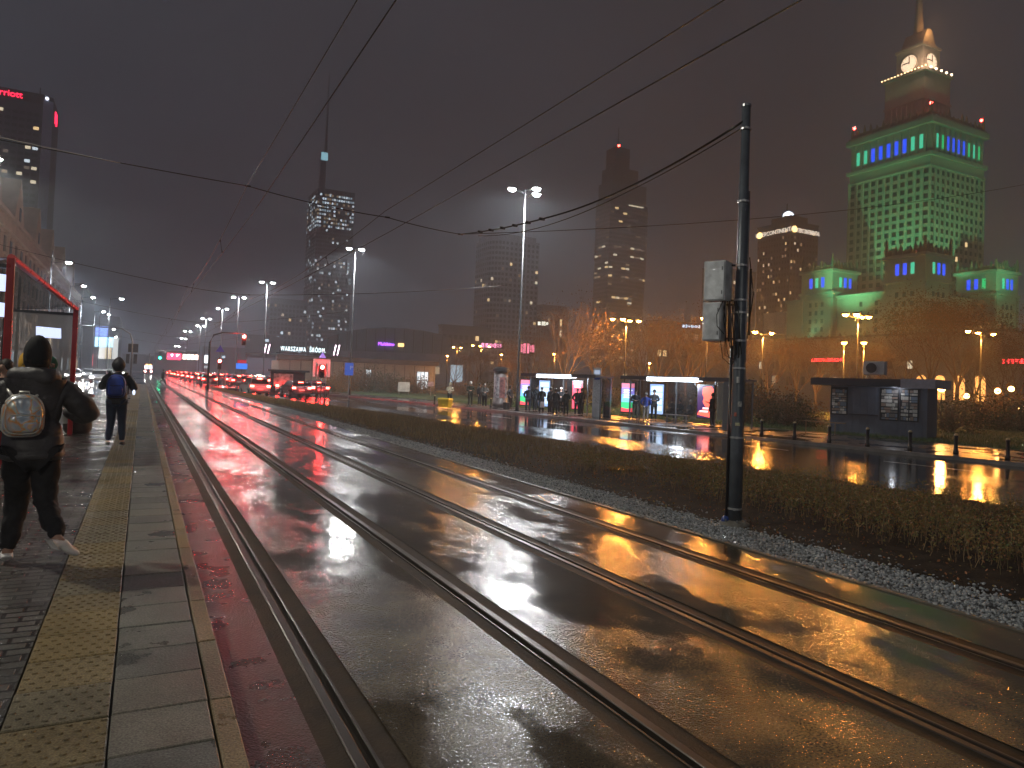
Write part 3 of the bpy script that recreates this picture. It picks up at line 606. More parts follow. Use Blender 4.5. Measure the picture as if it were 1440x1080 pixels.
# ---------------------------------------------------------------- traffic signals
m_red = emit('signal_red', (1, .04, .03), 420); m_grn = emit('signal_green', (.02, 1, .45), 40); m_off = mat('signal_off', (.02, .02, .02), .2); m_blk = mat('black_plastic', (.02, .02, .022), .4)
def signal_head(t, c, lit, s=1., facing=0):
    h = MB().box(c, (.34*s, .22*s, 1.0*s)).build('signal_head', m_blk, t, bevel=.02)
    for k, (nm, mm) in enumerate((('red_lens', m_red), ('amber_lens', m_off), ('green_lens', m_grn))):
        z = c[2]+(.31-.31*k)*s; on = (lit == 'red' and k == 0) or (lit == 'green' and k == 2)
        MB().tube([(c[0], c[1]-.11*s, z), (c[0], c[1]-.145*s, z)], .13*s, 12).build(nm, mm if on else m_off, h)
        MB().tube([(c[0], c[1]-.11*s, z+.02), (c[0], c[1]-.26*s, z+.03)], .13*s, 10, cap=False).build('visor', m_blk, h)
q = at(343, 478, 66)
t = thing('traffic_signal', 'traffic light on a curved mast arm glowing red above the carriageway', 'traffic light', (q.x-2.9, q.y, -.2))
MB().tube([(0, 0, 0), (0, 0, q.z-.2), (.3, 0, q.z+.5), (1.0, 0, q.z+.75), (2.9, 0, q.z+.8)], [.11, .09, .08, .07, .05], 10).build('mast_arm', m_dark, t, True)
signal_head(t, (2.9, 0, q.z+.2), 'red', 1.0); lamp_light(t, (2.9, -.5, q.z+.5), 420, (1, .03, .02), .15)
q = at(453, 513, 56)
t = thing('traffic_signal', 'traffic light with a bright red lens and square red-lit backboard by the bushes', 'traffic light', (q.x, q.y, -.2))
MB().tube([(-.35, 0, 0), (-.35, 0, q.z+.3)], .04, 8).tube([(.35, 0, 0), (.35, 0, q.z+.3)], .04, 8).tube([(0, 0, 0), (0, 0, q.z)], .05, 8).build('post', m_galv, t, True)
MB().box((0, .14, q.z-.05), (1.35, .04, 1.4)).build('backboard', mat('backboard_white', (.6, .58, .56), .4), t)
signal_head(t, (0, 0, q.z-.31), 'red', 1.0); lamp_light(t, (0, -.55, q.z), 70, (1, .0, .0), .12)
MB().prism([(-.28, q.z+.75), (.28, q.z+.75), (0, q.z+1.2)], -.03, 0, axis='y').build('warning_plate', emit('sign_violet', (.35, .25, .9), .8), t)
q = at(309, 505, 70)
t = thing('traffic_signal', 'low red traffic light under a blue triangular sign left of the queue', 'traffic light', (q.x, q.y, -.2))
MB().tube([(0, .1, 0), (0, .1, q.z+1.6)], .06, 8).build('post', m_dark, t, True); signal_head(t, (0, 0, q.z-.31), 'red', 1.0); lamp_light(t, (0, -.5, q.z), 70, (1, .0, .0), .12)
MB().prism([(-.42, q.z+.9), (.42, q.z+.9), (0, q.z+1.6)], -.02, .02, axis='y').build('crossing_sign', mat('sign_blue', (.03, .08, .45), .3), t)
q = at(225, 502, 150)
t = thing('traffic_signal', 'distant green traffic light over the far end of the tracks', 'traffic light', (q.x-2, q.y, 0))
MB().tube([(0, 0, 0), (0, 0, q.z+.6), (2, 0, q.z+.8)], .08, 8).build('mast_arm', m_dark, t); signal_head(t, (2, 0, q.z+.3), 'green', 1.6); lamp_light(t, (2, -.8, q.z), 15, (.05, 1, .5), .3)
q = at(182, 505, 75)
t = thing('traffic_signal', 'curved grey mast arm with black signal heads seen from behind, at the platform end', 'traffic light', (q.x+.2, q.y, .0))
MB().tube([(0, 0, 0), (0, 0, 4.6), (-.25, 0, 5.4), (-1.0, 0, 5.85), (-6.2, 0, 6.0)], [.10, .08, .07, .06, .05], 10).build('mast_arm', m_galv, t, True)
for dx, dz in ((-.35, 2.75), (.35, 2.75)):
    MB().box((dx, 0, dz), (.34, .24, 1.0)).build('signal_head', m_blk, t, bevel=.02)
MB().box((.1, 0, 3.9), (.95, .08, .9)).build('backboard', m_dark, t)
# near end-of-platform signal cabinet, signs
def sign(name, label, cat, px, py, Z, w_, h_, m, zoff=0, posts=1, inner=None):
    q = at(px, py, Z); t = thing(name, label, cat, (q.x, q.y, -.2)); zc = q.z+.2
    rz = -YAW
    b = MB()
    for s in ([0] if posts == 1 else [-w_*.4, w_*.4]): b.tube([(s, .03, 0), (s, .03, zc)], .035, 6)
    b.build('post', m_galv, t); MB().box((0, -.02, zc), (w_, .04, h_)).build('sign_panel', m, t)
    if inner: inner(t, zc)
    t.rotation_euler = (0, 0, rz); return t
sign('direction_sign', 'blue direction sign board under the hanging red traffic light', 'road sign', 340, 515, 80, 1.25, .62, emit('sign_blue_lit', (.05, .22, .9), 1.1), inner=lambda t, z: MB().box((0, -.02, z+.52), (1.0, .04, .36)).build('upper_panel', emit('sign_red_lit', (.6, .03, .06), .7), t))
def rail_sign(t, z): text('P', .45, mat('sign_letter', (.7, .75, .8), .4), t, (.18, -.05, z+.1), FY, .005)
sign('parking_sign', 'tall blue sign with white lettering between the bushes', 'road sign', 491, 519, 60, .72, 1.05, emit('sign_blue_glow', (.05, .12, .55), .55), inner=rail_sign)
sign('notice_board', 'pale blank board standing on the grass verge left of the yellow box', 'board', 568, 544, 82, 1.35, 1.1, mat('board_white', (.55, .57, .52), .5, noise=.2, nscale=2), posts=2)
sign('notice_board', 'small pale pink board on a post on the grass verge', 'board', 606, 540, 80, .62, .5, mat('board_pink', (.5, .35, .35), .5, noise=.3, nscale=5))
sign('lit_sign', 'white glowing sign strip beside the distant street lamp pole', 'road sign', 290, 505, 90, .42, 1.0, emit('sign_white_lit', (.85, .95, 1), 2.2))
q = gnd(622, 573, -.13)
t = thing('salt_bin', 'bright yellow salt bin standing on the kerb', 'bin', (q.x+.2, q.y, -.13), -.9)
m_yel = mat('yellow_plastic', (.75, .52, .02), .35, noise=.1, nscale=3)
MB().box((0, 0, .28), (.78, .55, .52), tx=1.1, ty=1.1).build('body', m_yel, t, bevel=.02); MB().box((0, 0, .60), (.92, .68, .12), tx=.9, ty=.85).build('lid', m_yel, t, bevel=.02)

# advertising column, cabinets
q = gnd(703, 572, -.13); t = thing('advertising_column', 'round poster column with a dark cap on the lawn edge', 'advertising column', (q.x, q.y, -.13))
MB().lathe([(.62, 0), (.62, .35), (.55, .4), (.55, 2.75)], (0, 0, 0), 20).build('drum', mat('poster_drum', (.12, .10, .10), .5, noise=.7, nscale=2.2), t, True)
MB().lathe([(.66, 2.75), (.66, 2.95), (.3, 3.1), (.01, 3.12)], (0, 0, 0), 20).build('cap', m_dark, t)
for k, (a, c_) in enumerate(((3.6, (.35, .33, .36)), (4.5, (.25, .12, .12)), (5.3, (.15, .18, .25)))):
    b = MB(); pts = [(.56*cos(a+u*.4), .56*sin(a+u*.4)) for u in (-1, -.5, 0, .5, 1)]
    for (x0, y0), (x1, y1) in zip(pts, pts[1:]): b.quad((x0, y0, .7), (x1, y1, .7), (x1, y1, 2.3), (x0, y0, 2.3))
    b.build('poster', mat('poster_%d' % k, c_, .4, noise=.8, nscale=5), t)
for px, py, lb, wd, hh, cc in ((716, 572, 'pale stone block on the pavement beside the street lamp mast', .9, .75, (.14, .15, .13)), (727, 566, '', 0, 0, 0)):
    if lb: q = gnd(px-7, py, -.13); tag(MB().box((q.x, q.y, -.13+hh/2), (wd, .5, hh), .3).build('stone_block', mat('stone_block', cc, .7, noise=.3, nscale=4), bevel=.03), lb, 'stone block')

# ---------------------------------------------------------------- bollards
m_cap = mat('bollard_cap', (.6, .5, .28), .4)
proto = None
bp_ = [(1071, 613), (1117, 617), (1166, 623), (1219.6, 628), (1279.6, 633), (1344, 639), (1417, 647), (611, 569), (659, 571.5), (690, 573.5)]
bl = ['just right of the cabinet pole', 'left of the dark kiosk', 'before the left end of the dark kiosk', 'before the middle of the dark kiosk', 'before the right window of the dark kiosk', 'right of the dark kiosk', 'last before the right edge, nearest to the camera', 'beside the person in the cream coat', 'between the two people in dark green and grey', 'beside the advertising column']
for (px, py), lb in zip(bp_, bl):
    q = gnd(px, py, -.13)
    if proto is None:
        proto = thing('bollard', 'black cast bollard with pale cap, '+lb, 'bollard', (q.x, q.y, -.13), 0, 'black bollards along the kerb')
        MB().lathe([(.085, 0), (.085, .12), (.06, .16), (.055, .6), (.07, .62), (.07, .66)], n=12).build('post', m_blk, proto, True)
        MB().lathe([(.06, .66), (.06, .70), (.03, .73)], n=12).build('cap', m_cap, proto, True)
    else: dup(proto, (q.x, q.y, -.13), label='black cast bollard with pale cap, '+lb)
q = gnd(1160, 612, -.13); t = thing('railing', 'low rusty bicycle rail on the pavement left of the kiosk', 'railing', (q.x, q.y, -.13), -1.45)
for k in range(2): MB().tube([(-1+k*1.5, 0, 0), (-1+k*1.5, 0, .62)], .02, 6).build('post', m_st[0], t)
MB().tube([(-1.3, 0, .62), (1.0, 0, .62)], .025, 6).build('rail', m_st[0], t)

# ---------------------------------------------------------------- bus shelters
m_frame = mat('shelter_frame', (.22, .23, .25), .3, metal=.6); m_glass = glass('shelter_glass', (.03, .035, .04), .16); m_fas = emit('fascia_light', (.75, .88, 1), 12)
def ad(t, x0, x1, y, z0, z1, kind):
    p_ = MB().b2(x0-.05, x1+.05, y, y+.12, z0-.08, z1+.08).build('advert_case', m_blk, t)
    w_ = x1-x0; h_ = z1-z0; b = MB(); Y = y-.004
    if kind == 'pastel':
        ms_ = [emit('ad_pink', (1, .28, .42), 1.5), emit('ad_violet', (.36, .30, 1), 1.5), emit('ad_sky', (.22, .55, 1), 1.6), emit('ad_white', (.9, .95, 1), 2.2), emit('ad_green', (.06, .75, .28), 1.3), emit('ad_red', (1, .10, .13), 1.6)]
        def B(u0, u1, v0, v1, m, d=0): b.quad((x0+w_*u0, Y-d, z0+h_*v0), (x0+w_*u1, Y-d, z0+h_*v0), (x0+w_*u1, Y-d, z0+h_*v1), (x0+w_*u0, Y-d, z0+h_*v1), m=m)
        B(0, 1, 0, .14, 5); B(0, 1, .14, .34, 4); B(0, 1, .34, .62, 2); B(0, 1, .62, .84, 1); B(0, 1, .84, 1, 0)
        for v, l in ((.74, .7), (.66, .55), (.57, .65), (.49, .5)): B(.18, .18+l, v, v+.035, 3, .003)
        b.add([(x0, Y-.003, z0+h_*.14), (x0+w_*.5, Y-.003, z0+h_*.10), (x0+w_, Y-.003, z0+h_*.2), (x0+w_, Y-.003, z0+h_*.36), (x0+w_*.5, Y-.003, z0+h_*.22), (x0, Y-.003, z0+h_*.3)], [(0, 1, 4, 5), (1, 2, 3, 4)], 4)
        b.build('advert_screen', ms_, p_)
    elif kind == 'coral':
        ms_ = [emit('ad_navy', (.06, .02, .10), 1), emit('ad_coral', (1, .11, .07), 2.2), emit('ad_pale', (1, .6, .62), 2.2)]
        b.quad((x0, Y, z0), (x1, Y, z0), (x1, Y, z1), (x0, Y, z1), m=0)
        sh = [(.35, .95), (.85, 1), (1, .9), (1, .5), (.8, .42), (.72, .3), (.5, .36), (.34, .5), (.42, .62), (.30, .75)]
        b.add([(x0+w_*u, Y-.003, z0+h_*v) for u, v in sh], [tuple(range(len(sh)))], 1)
        b.add([(x0+w_*u, Y-.003, z0+h_*v) for u, v in [(0, .08), (1, .0), (1, .2), (.55, .28), (.1, .2)]], [(0, 1, 2, 3, 4)], 1)
        for v, a, c_ in ((.27, .35, .8), (.17, .15, .75)): b.quad((x0+w_*a, Y-.006, z0+h_*v), (x0+w_*c_, Y-.006, z0+h_*v), (x0+w_*c_, Y-.006, z0+h_*(v+.05)), (x0+w_*a, Y-.006, z0+h_*(v+.05)), m=2)
        b.build('advert_screen', ms_, p_)
    elif kind == 'red':
        ms_ = [emit('ad_red2', (1, .09, .14), 1.6), emit('ad_pale', (1, .7, .72), 5)]
        b.quad((x0, Y, z0), (x1, Y, z0), (x1, Y, z1), (x0, Y, z1), m=0)
        for v in (.86, .78): b.quad((x0+w_*.2, Y-.003, z0+h_*v), (x0+w_*.8, Y-.003, z0+h_*v), (x0+w_*.8, Y-.003, z0+h_*(v+.04)), (x0+w_*.2, Y-.003, z0+h_*(v+.04)), m=1)
        b.build('advert_screen', ms_, p_)
    else:
        ms_ = [emit('tt_blue', (.40, .58, 1), 1.1), emit('tt_white', (.65, .82, 1), 1.6)]
        b.quad((x0, Y, z0), (x1, Y, z0), (x1, Y, z1), (x0, Y, z1), m=0)
        for v in (.93, .72, .50, .28): b.quad((x0+w_*.08, Y-.003, z0+h_*(v-.17)), (x0+w_*.9, Y-.003, z0+h_*(v-.17)), (x0+w_*.9, Y-.003, z0+h_*v), (x0+w_*.1, Y-.003, z0+h_*v), m=1)
        b.build('advert_screen', ms_, p_)
def shelter(label, px0, py0, px1, py1, L, lay, fas):
    a = gnd(px0, py0, -.13); c = gnd(px1, py1, -.13); rz = math.atan2(c.y-a.y, c.x-a.x)
    t = thing('bus_shelter', label, 'bus shelter', (a.x, a.y, -.13), rz); D = 1.75; H = 2.42
    for x, y in ((.05, .9), (L-.05, .9), (.05, D), (L-.05, D), (L*.36, D), (L*.70, D)):
        MB().b2(x-.035, x+.035, y-.035, y+.035, 0, H).build('post', m_frame, t)
    def s_of(px, y, z=1.2):
        bs_ = Vector((a.x, a.y, z))+Vector((-sin(rz), cos(rz), 0))*y; return slide(bs_, (cos(rz), sin(rz), 0), px)
    lay = [(s_of(u, D-.14), s_of(v, D-.14), k) for u, v, k in lay]; fas = (s_of(fas[0], .15, 2.3), s_of(fas[1], .15, 2.3))
    MB().b2(-.1, L+.1, .25, D+.15, H, H+.10).build('roof', m_frame, t, bevel=.02)
    MB().b2(-.1, L+.1, .18, .26, H-.05, H+.16).build('fascia', mat('fascia_dark', (.07, .07, .08), .3), t)
    MB().b2(fas[0], fas[1], .12, .20, H-.10, H+.10).build('light_strip', m_fas, t)
    for x0, x1, k in lay:
        if k == 'glass': MB().b2(x0, x1, D-.01, D+.01, .25, H-.08).build('glass_pane', m_glass, t)
        else: ad(t, x0, x1, D-.14, .42, H-.28, k)
    for x in (.05, L-.05): MB().b2(x-.01, x+.01, .95, D-.05, .25, H-.08).build('glass_pane', m_glass, t)
    bs = MB().b2(lay[3][0]+.1, lay[3][1]-.1, D-.55, D-.2, .43, .48).build('bench', m_frame, t)
    for x in (lay[3][0]+.3, lay[3][1]-.3): MB().b2(x-.03, x+.03, D-.42, D-.34, 0, .43).build('leg', m_frame, bs)
    lamp_light(t, ((fas[0]+fas[1])/2, .9, H-.15), 260, (.8, .9, 1), .3)
    MB().b2(fas[0]+.3, fas[1]-.3, .85, .95, H-.06, H-.02).build('ceiling_light', emit('ceiling_strip', (.8, .9, 1), 12), t)
    return t, a, rz
SH2 = shelter('glass bus shelter with lit coral poster at its right end, nearer of the two', 869, 590, 1020, 603.5, 7.8, [(874, 892, 'pastel'), (895, 911, 'glass'), (914, 933, 'info'), (937, 976, 'glass'), (981, 1003, 'coral')], (910, 981))
SH1 = shelter('glass bus shelter crowded with waiting people, farther of the two', 729, 579, 830, 588, 6.7, [(732, 746, 'pastel'), (748, 756, 'glass'), (758, 773, 'info'), (776, 801, 'glass'), (805, 819, 'red')], (755, 802))
q = gnd(838, 587, -.13); t = thing('stop_totem', 'tall pale bus stop pillar with a blue badge between the shelters', 'bus stop pillar', (q.x, q.y, -.13), -YAW-.25)
MB().box((0, 0, 1.5), (.5, .16, 3.0)).build('pillar', mat('totem_grey', (.78, .79, .83), .4, noise=.1, nscale=3), t, bevel=.01)
MB().box((0, -.085, 2.42), (.34, .012, .26)).build('badge', mat('sign_blue', (.03, .08, .45), .3), t); MB().box((0, -.085, 2.75), (.34, .012, .26)).build('badge', emit('badge_white', (.6, .7, .9), .6), t)
MB().box((0, -.085, 1.5), (.38, .012, 1.3)).build('timetable', mat('timetable', (.7, .71, .75), .4, noise=.25, nscale=12), t)
q = gnd(849, 587, -.13); t = thing('litter_bin', 'dark square litter bin right beside the bus stop pillar', 'bin', (q.x+.2, q.y, -.13), -.5)
MB().box((0, 0, .45), (.42, .42, .9)).build('body', m_blk, t, bevel=.02); MB().box((0, 0, .93), (.46, .46, .06)).build('lid', m_dark, t)
q = gnd(1022, 606, -.13); t = thing('glass_screen', 'frosted pale glass wind screen at the right end of the nearer shelter', 'screen', (q.x, q.y, -.13), -YAW)
MB().b2(-.5, .5, -.02, .02, .5, 2.3).build('pane', glass('frosted', (.5, .53, .5), .55, .4), t); MB().b2(-.25, .2, -.05, -.03, .05, 2.35).build('panel', mat('screen_panel', (.32, .33, .33), .4), t)

# ---------------------------------------------------------------- kiosk
K = thing('kiosk', 'dark blue-grey flat-roofed kiosk with poster windows behind the bollards', 'kiosk', (32.7, 20.6, -.15), rad(18))
m_k = mat('kiosk_wall', (.13, .15, .20), .38, noise=.15, nscale=2, bump=.05)
KL = 4.42
MB().b2(0, 1.7, 0, KL, 0, 2.42).build('wall', m_k, K)
MB().b2(-.75, 2.0, -.45, KL+.75, 2.42, 2.80).build('roof', mat('kiosk_roof', (.035, .040, .055), .4, noise=.2, nscale=2), K, bevel=.015)
MB().b2(-.78, -.752, -.48, .95, 2.39, 2.83).build('fascia_panel', mat('kiosk_fascia', (.42, .41, .47), .35, noise=.15, nscale=5), K)
MB().b2(-.78, 2.0, -.50, -.452, 2.39, 2.83).build('fascia_panel', mat('kiosk_fascia', (.42, .41, .47), .35), K)
MB().b2(-.16, 0, 2.15, 3.45, 1.0, 1.03).build('counter', m_dark, K)
b = MB()
for y in np.arange(.2, KL, .35): b.b2(-.012, 0, y-.012, y+.012, .1, 2.4)
b.build('wall_batten', m_k, K)
rk = random.Random(11)
pm_ = [mat('paper_%d' % i, c, .5) for i, c in enumerate([(.60, .58, .52), (.40, .38, .34), (.20, .18, .17), (.7, .67, .62), (.35, .25, .2), (.2, .25, .32)])]
for y0, y1, z0, z1, nm in ((3.62, 4.33, 1.0, 2.3, 'window'), (1.26, 2.0, .85, 2.32, 'window'), (.40, 1.12, .85, 2.32, 'window')):
    w_ = MB().b2(-.05, -.013, y0-.05, y1+.05, z0-.05, z1+.05).build(nm, m_blk, K)
    b = MB(); zz = z0
    while zz < z1-.1:
        hh = min(rk.uniform(.10, .22), z1-zz); yy_ = y0
        while yy_ < y1-.06:
            ww = min(rk.uniform(.07, .30), y1-yy_); b.b2(-.056, -.051, yy_+.006, yy_+ww-.006, zz+.010, zz+hh*rk.uniform(.7, 1)-.004, m=rk.randrange(6)); yy_ += ww
        zz += hh
    b.build('magazine_display', pm_, w_)
MB().b2(-.062, -.057, .74, .79, .83, 2.34).build('mullion', m_blk, K)
lamp_light(K, (-.5, 1.3, 2.32), 9, (.85, .9, 1), .1)
t = thing('air_conditioner', 'pale air conditioner unit with round black fan on the kiosk roof', 'air conditioner', (32.7-.8+.4, 20.6+2.45, 2.65), rad(18))
MB().b2(-.22, .22, -.5, .5, .22, .88).build('casing', mat('ac_white', (.55, .55, .53), .4, noise=.1, nscale=4), t, bevel=.02)
MB().tube([(-.24, .1, .55), (-.226, .1, .55)], .25, 20).build('fan_grille', m_blk, t); b = MB()
for s in (-1, 1): b.tube([(0, s*.42, 0), (0, s*.30, .22)], .02, 6).tube([(0, s*.12, 0), (0, s*.30, .22)], .02, 6)
b.build('stand', m_galv, t)

# ---------------------------------------------------------------- tram shelter on the platform
m_rf = mat('shelter_red', (.42, .018, .02), .3, noise=.12, nscale=4); m_gl2 = glass('tram_shelter_glass', (.14, .17, .18), .34)
S = thing('tram_shelter', 'red-framed tram shelter of smoked glass on the platform', 'tram shelter', (0, 0, PZ))
def gz(px, pt, pb_): g_ = gnd(px, pb_, PZ); return g_
A = gnd(2, 660, PZ); B = gnd(98, 611, PZ); Z1 = 3.02
topA = at(16, 362, (A-Vector((0, 0, EYE))).dot(fw)); topB = at(107, 434, (B-Vector((0, 0, EYE))).dot(fw)); hA, hB = topA.z-PZ, topB.z-PZ
A0, B0 = (A.x, A.y), (B.x, B.y); Wd = 1.35
for (x, y), (tx_, ty_, th), nm in ((A0, (topA.x, topA.y, hA), 'post'), (B0, (topB.x, topB.y, hB), 'post')):
    b = MB(); n = 4
    b.add([(x-.05, y-.04, 0), (x+.05, y-.04, 0), (x+.05, y+.04, 0), (x-.05, y+.04, 0), (tx_-.05, ty_-.04, th), (tx_+.05, ty_-.04, th), (tx_+.05, ty_+.04, th), (tx_-.05, ty_+.04, th)], [(0, 3, 2, 1), (4, 5, 6, 7), (0, 1, 5, 4), (1, 2, 6, 5), (2, 3, 7, 6), (3, 0, 4, 7)])
    b.build(nm, m_rf, S, bevel=.012)
MB().tube([(topA.x, topA.y, hA), (topB.x, topB.y, hB)], .055, 8).build('roof_beam', m_rf, S)
dirv = (Vector((topB.x, topB.y, 0))-Vector((topA.x, topA.y, 0))).normalized()
# roof glass, rear wall glass, end walls
xr = -Wd
def P3(base, dx, z): return (base[0]+dx, base[1], z)
MB().add([P3((topA.x, topA.y), 0, hA-.02), P3((topB.x, topB.y), 0, hB-.02), P3((topB.x, topB.y), xr, hB-.12), P3((topA.x, topA.y), xr, hA-.12),
          P3((topA.x, topA.y), 0, hA), P3((topB.x, topB.y), 0, hB), P3((topB.x, topB.y), xr, hB-.10), P3((topA.x, topA.y), xr, hA-.10)], [(0, 1, 2, 3), (4, 5, 6, 7), (0, 1, 5, 4), (1, 2, 6, 5), (2, 3, 7, 6), (3, 0, 4, 7)]).build('roof_glass', m_gl2, S)
for (x, y), z in ((A0, hA), (B0, hB)):
    MB().b2(x+xr-.04, x+xr+.04, y-.04, y+.04, 0, z-.08).build('post', m_rf if y < 15 else m_dark, S)
    MB().b2(x+xr, x, y-.02, y+.02, z-.16, z-.10).build('end_rail', m_dark, S)
MB().b2(B0[0]+xr+.05, B0[0]-.05, B0[1]-.012, B0[1]+.012, .25, hB-.16).build('glass_pane', glass('end_glass', (.48, .46, .42), .42, .25), S)
for u in (0, .25, .5, .75):
    x0, y0 = A0[0]+(B0[0]-A0[0])*u+xr, A0[1]+(B0[1]-A0[1])*u; x1, y1 = A0[0]+(B0[0]-A0[0])*(u+.25)+xr, A0[1]+(B0[1]-A0[1])*(u+.25)
    MB().add([(x0, y0+.04, .3), (x1, y1-.04, .3), (x1, y1-.04, 2.75), (x0, y0+.04, 2.75), (x0+.015, y0+.04, .3), (x1+.015, y1-.04, .3), (x1+.015, y1-.04, 2.75), (x0+.015, y0+.04, 2.75)], [(0, 1, 2, 3), (4, 5, 6, 7), (0, 1, 5, 4), (1, 2, 6, 5), (2, 3, 7, 6), (3, 0, 4, 7)]).build('glass_pane', m_gl2, S)
    if False: MB().box(((x0+x1)/2+.06, (y0+y1)/2, 2.35), (.06, (y1-y0)*.9, .3), math.atan2(-(x1-x0), y1-y0)).build('reflection_panel', emit('reflection_white', (.75, .85, 1), 1.6), S)
for px0, px1, py0, py1, Z_ in ((54, 86, 459, 474, 15.0), (-8, 14, 384, 408, 11.2), (-8, 12, 424, 444, 11.0), (42, 66, 481, 492, 15.4)):
    q0, q1, q2, q3 = [at(a_, b_, Z_)-Vector((0, 0, PZ)) for a_, b_ in ((px0, py1), (px1, py1+2), (px1, py0+3), (px0, py0))]; off = Vector((-.05, .06, 0))
    MB().add([q0, q1, q2, q3, q0+off, q1+off, q2+off, q3+off], [(0, 1, 2, 3), (7, 6, 5, 4), (0, 4, 5, 1), (1, 5, 6, 2), (2, 6, 7, 3), (3, 7, 4, 0)]).build('reflection_panel', emit('reflection_white', (.62, .70, 1), 1.3), S)  # glowing panels added as stand-ins for shop windows mirrored in the glass
MB().box((A0[0]+xr+.35, (A0[1]+B0[1])/2, .46), (.4, 4.0, .05), -.06).build('bench', m_dark, S)
q = gnd(112, 609, PZ); t = thing('litter_bin', 'brown concrete litter bin behind the far red post of the tram shelter', 'bin', (q.x-.05, q.y, PZ), .1)
MB().lathe([(.24, 0), (.30, .1), (.30, .80), (.27, .86)], n=16).build('body', mat('bin_brown', (.10, .075, .06), .5, noise=.3, nscale=8), t, True); MB().lathe([(.31, .86), (.31, .92), (.12, .97)], n=16).build('lid', m_dark, t)
# low railing along the back of the platform
t = thing('railing', 'long low metal railing along the rear edge of the platform', 'railing', (-2.15, 24, PZ))
for k in range(15): MB().tube([(0, k*3.8, 0), (0, k*3.8, 1.0)], .025, 6).build('post', m_galv, t)
for z in (1.0, .55): MB().tube([(0, 0, z), (0, 53.2, z)], .022, 6).build('rail', m_galv, t)
# white gate railing by the median tip
q = gnd(300, 548, -.05); t = thing('barrier', 'white lattice barrier at the tip of the planted strip', 'barrier', (q.x, q.y, -.1), -.5)
m_wb = mat('white_barrier', (.55, .56, .56), .4)
for k in range(4): MB().tube([(k*.75-1.1, 0, 0), (k*.75-1.1, 0, 2.0 if k > 1 else 1.1)], .03, 6).build('post', m_wb, t)
for z in (.15, .55, 1.05): MB().tube([(-1.1, 0, z), (1.15, 0, z)], .025, 6).build('rail', m_wb, t)
MB().tube([(.4, 0, 2.0), (1.15, 0, 2.0)], .025, 6).build('rail', m_wb, t)
# ================================================================ BUILDINGS
m_wd = mat('window_dark', (.018, .022, .028), .12); NS = 'NONE'
LW = [emit('lit_warm', (1, .68, .32), 1.5, NS), emit('lit_pale', (1, .86, .60), 1.1, NS), emit('lit_dim', (.9, .66, .40), .45, NS), emit('lit_faint', (.8, .65, .5), .22, NS)]
LC = [emit('lit_cold', (.70, .86, 1), 1.8, NS), emit('lit_cool', (.8, .92, 1), 1.3, NS), emit('lit_cold_dim', (.6, .8, .95), .7, NS)]
LBL = emit('lit_blue', (.01, .075, 1), 1.9, NS); LTE = emit('lit_teal', (.06, .75, .45), 1.1, NS); LGR = emit('lit_green', (.02, .75, .26), .9, NS)
_wm = {}
def winmesh(w_, h_, m, d=.08):
    k = (round(w_, 2), round(h_, 2), m.name)
    if k not in _wm:
        o = MB().b2(-w_/2, w_/2, -d, d, -h_/2, h_/2).build('window', m); me = o.data; bpy.data.objects.remove(o); _wm[k] = me
    return _wm[k]
def put_windows(t, L):
    """L: (x, y, z, rz, w, h, material); lit ones first"""
    L = sorted(L, key=lambda q: q[6] is m_wd)
    for x, y, z, rz, w_, h_, m in L[:100]:
        o = bpy.data.objects.new('window', winmesh(w_, h_, m)); COL.objects.link(o); o.parent = t; reg(o, t); o.location = (x, y, z); o.rotation_euler = (0, 0, rz)
    if len(L) > 100:
        ms_ = []; b = MB()
        for x, y, z, rz, w_, h_, m in L[100:]:
            if m not in ms_: ms_.append(m)
            b.box((x, y, z), (w_, .16, h_), rz, m=ms_.index(m))
        tag(b.build('window', ms_, t), kind='stuff')
def edge_wins(L, p, q, z0, z1, cols, rows, ww, wh, lit, skip=0, out=.0):
    """windows along footprint edge p->q (outside on the right-hand side)"""
    dx, dy = q[0]-p[0], q[1]-p[1]; ln = math.hypot(dx, dy); a = math.atan2(dy, dx)
    for c in range(cols):
        for r in range(rows):
            u = (c+.5)/cols; z = z0+(z1-z0)*(r+.5)/rows; m = lit(c, r, u, (r+.5)/rows)
            if m: L.append((p[0]+dx*u, p[1]+dy*u, z, a, ww, wh, m))
RB = random.Random(21)
def litter(p, mats_, dark=True, pat=None):
    def f(c, r, u, v):
        pp = p*(pat(c, r, u, v) if pat else 1)
        if RB.random() < pp: return RB.choice(mats_)
        return m_wd if dark else None
    return f
def corner_tower(name, label, pl, pc, pr, Z, ytop, m, cols=(8, 8), rows=20, lit=(.1, LW), frac=(.6, .55), zlow=4, pat=None, cat='tower', extra=None, dark=True):
    C = at(pc, ytop, Z); H = C.z; sy = slide(C, (0, 1, 0), pl); sx = slide(C, (1, 0, 0), pr)
    t = thing(name, label, cat, (C.x, C.y, -.4)); H += .4
    MB().b2(0, sx, 0, sy, 0, H).build('wall', m, t)
    L = []; rh = (H-zlow)/rows
    edge_wins(L, (0, sy), (0, 0), zlow, H-rh*.8, cols[0], rows, sy/cols[0]*frac[0], rh*frac[1], litter(lit[0], lit[1], dark, pat))
    edge_wins(L, (0, 0), (sx, 0), zlow, H-rh*.8, cols[1], rows, sx/cols[1]*frac[0], rh*frac[1], litter(lit[0], lit[1], dark, pat))
    put_windows(t, L)
    MB().b2(-.3, sx+.3, -.3, sy+.3, H, H+.9).build('parapet', m, t)
    if extra: extra(t, sx, sy, H)
    return t, sx, sy, H
m_glassy = mat('curtain_wall', (.12, .15, .19), .45, noise=.1, nscale=.1); m_conc = mat('concrete_panel', (.26, .27, .33), .6, noise=.15, nscale=.2)
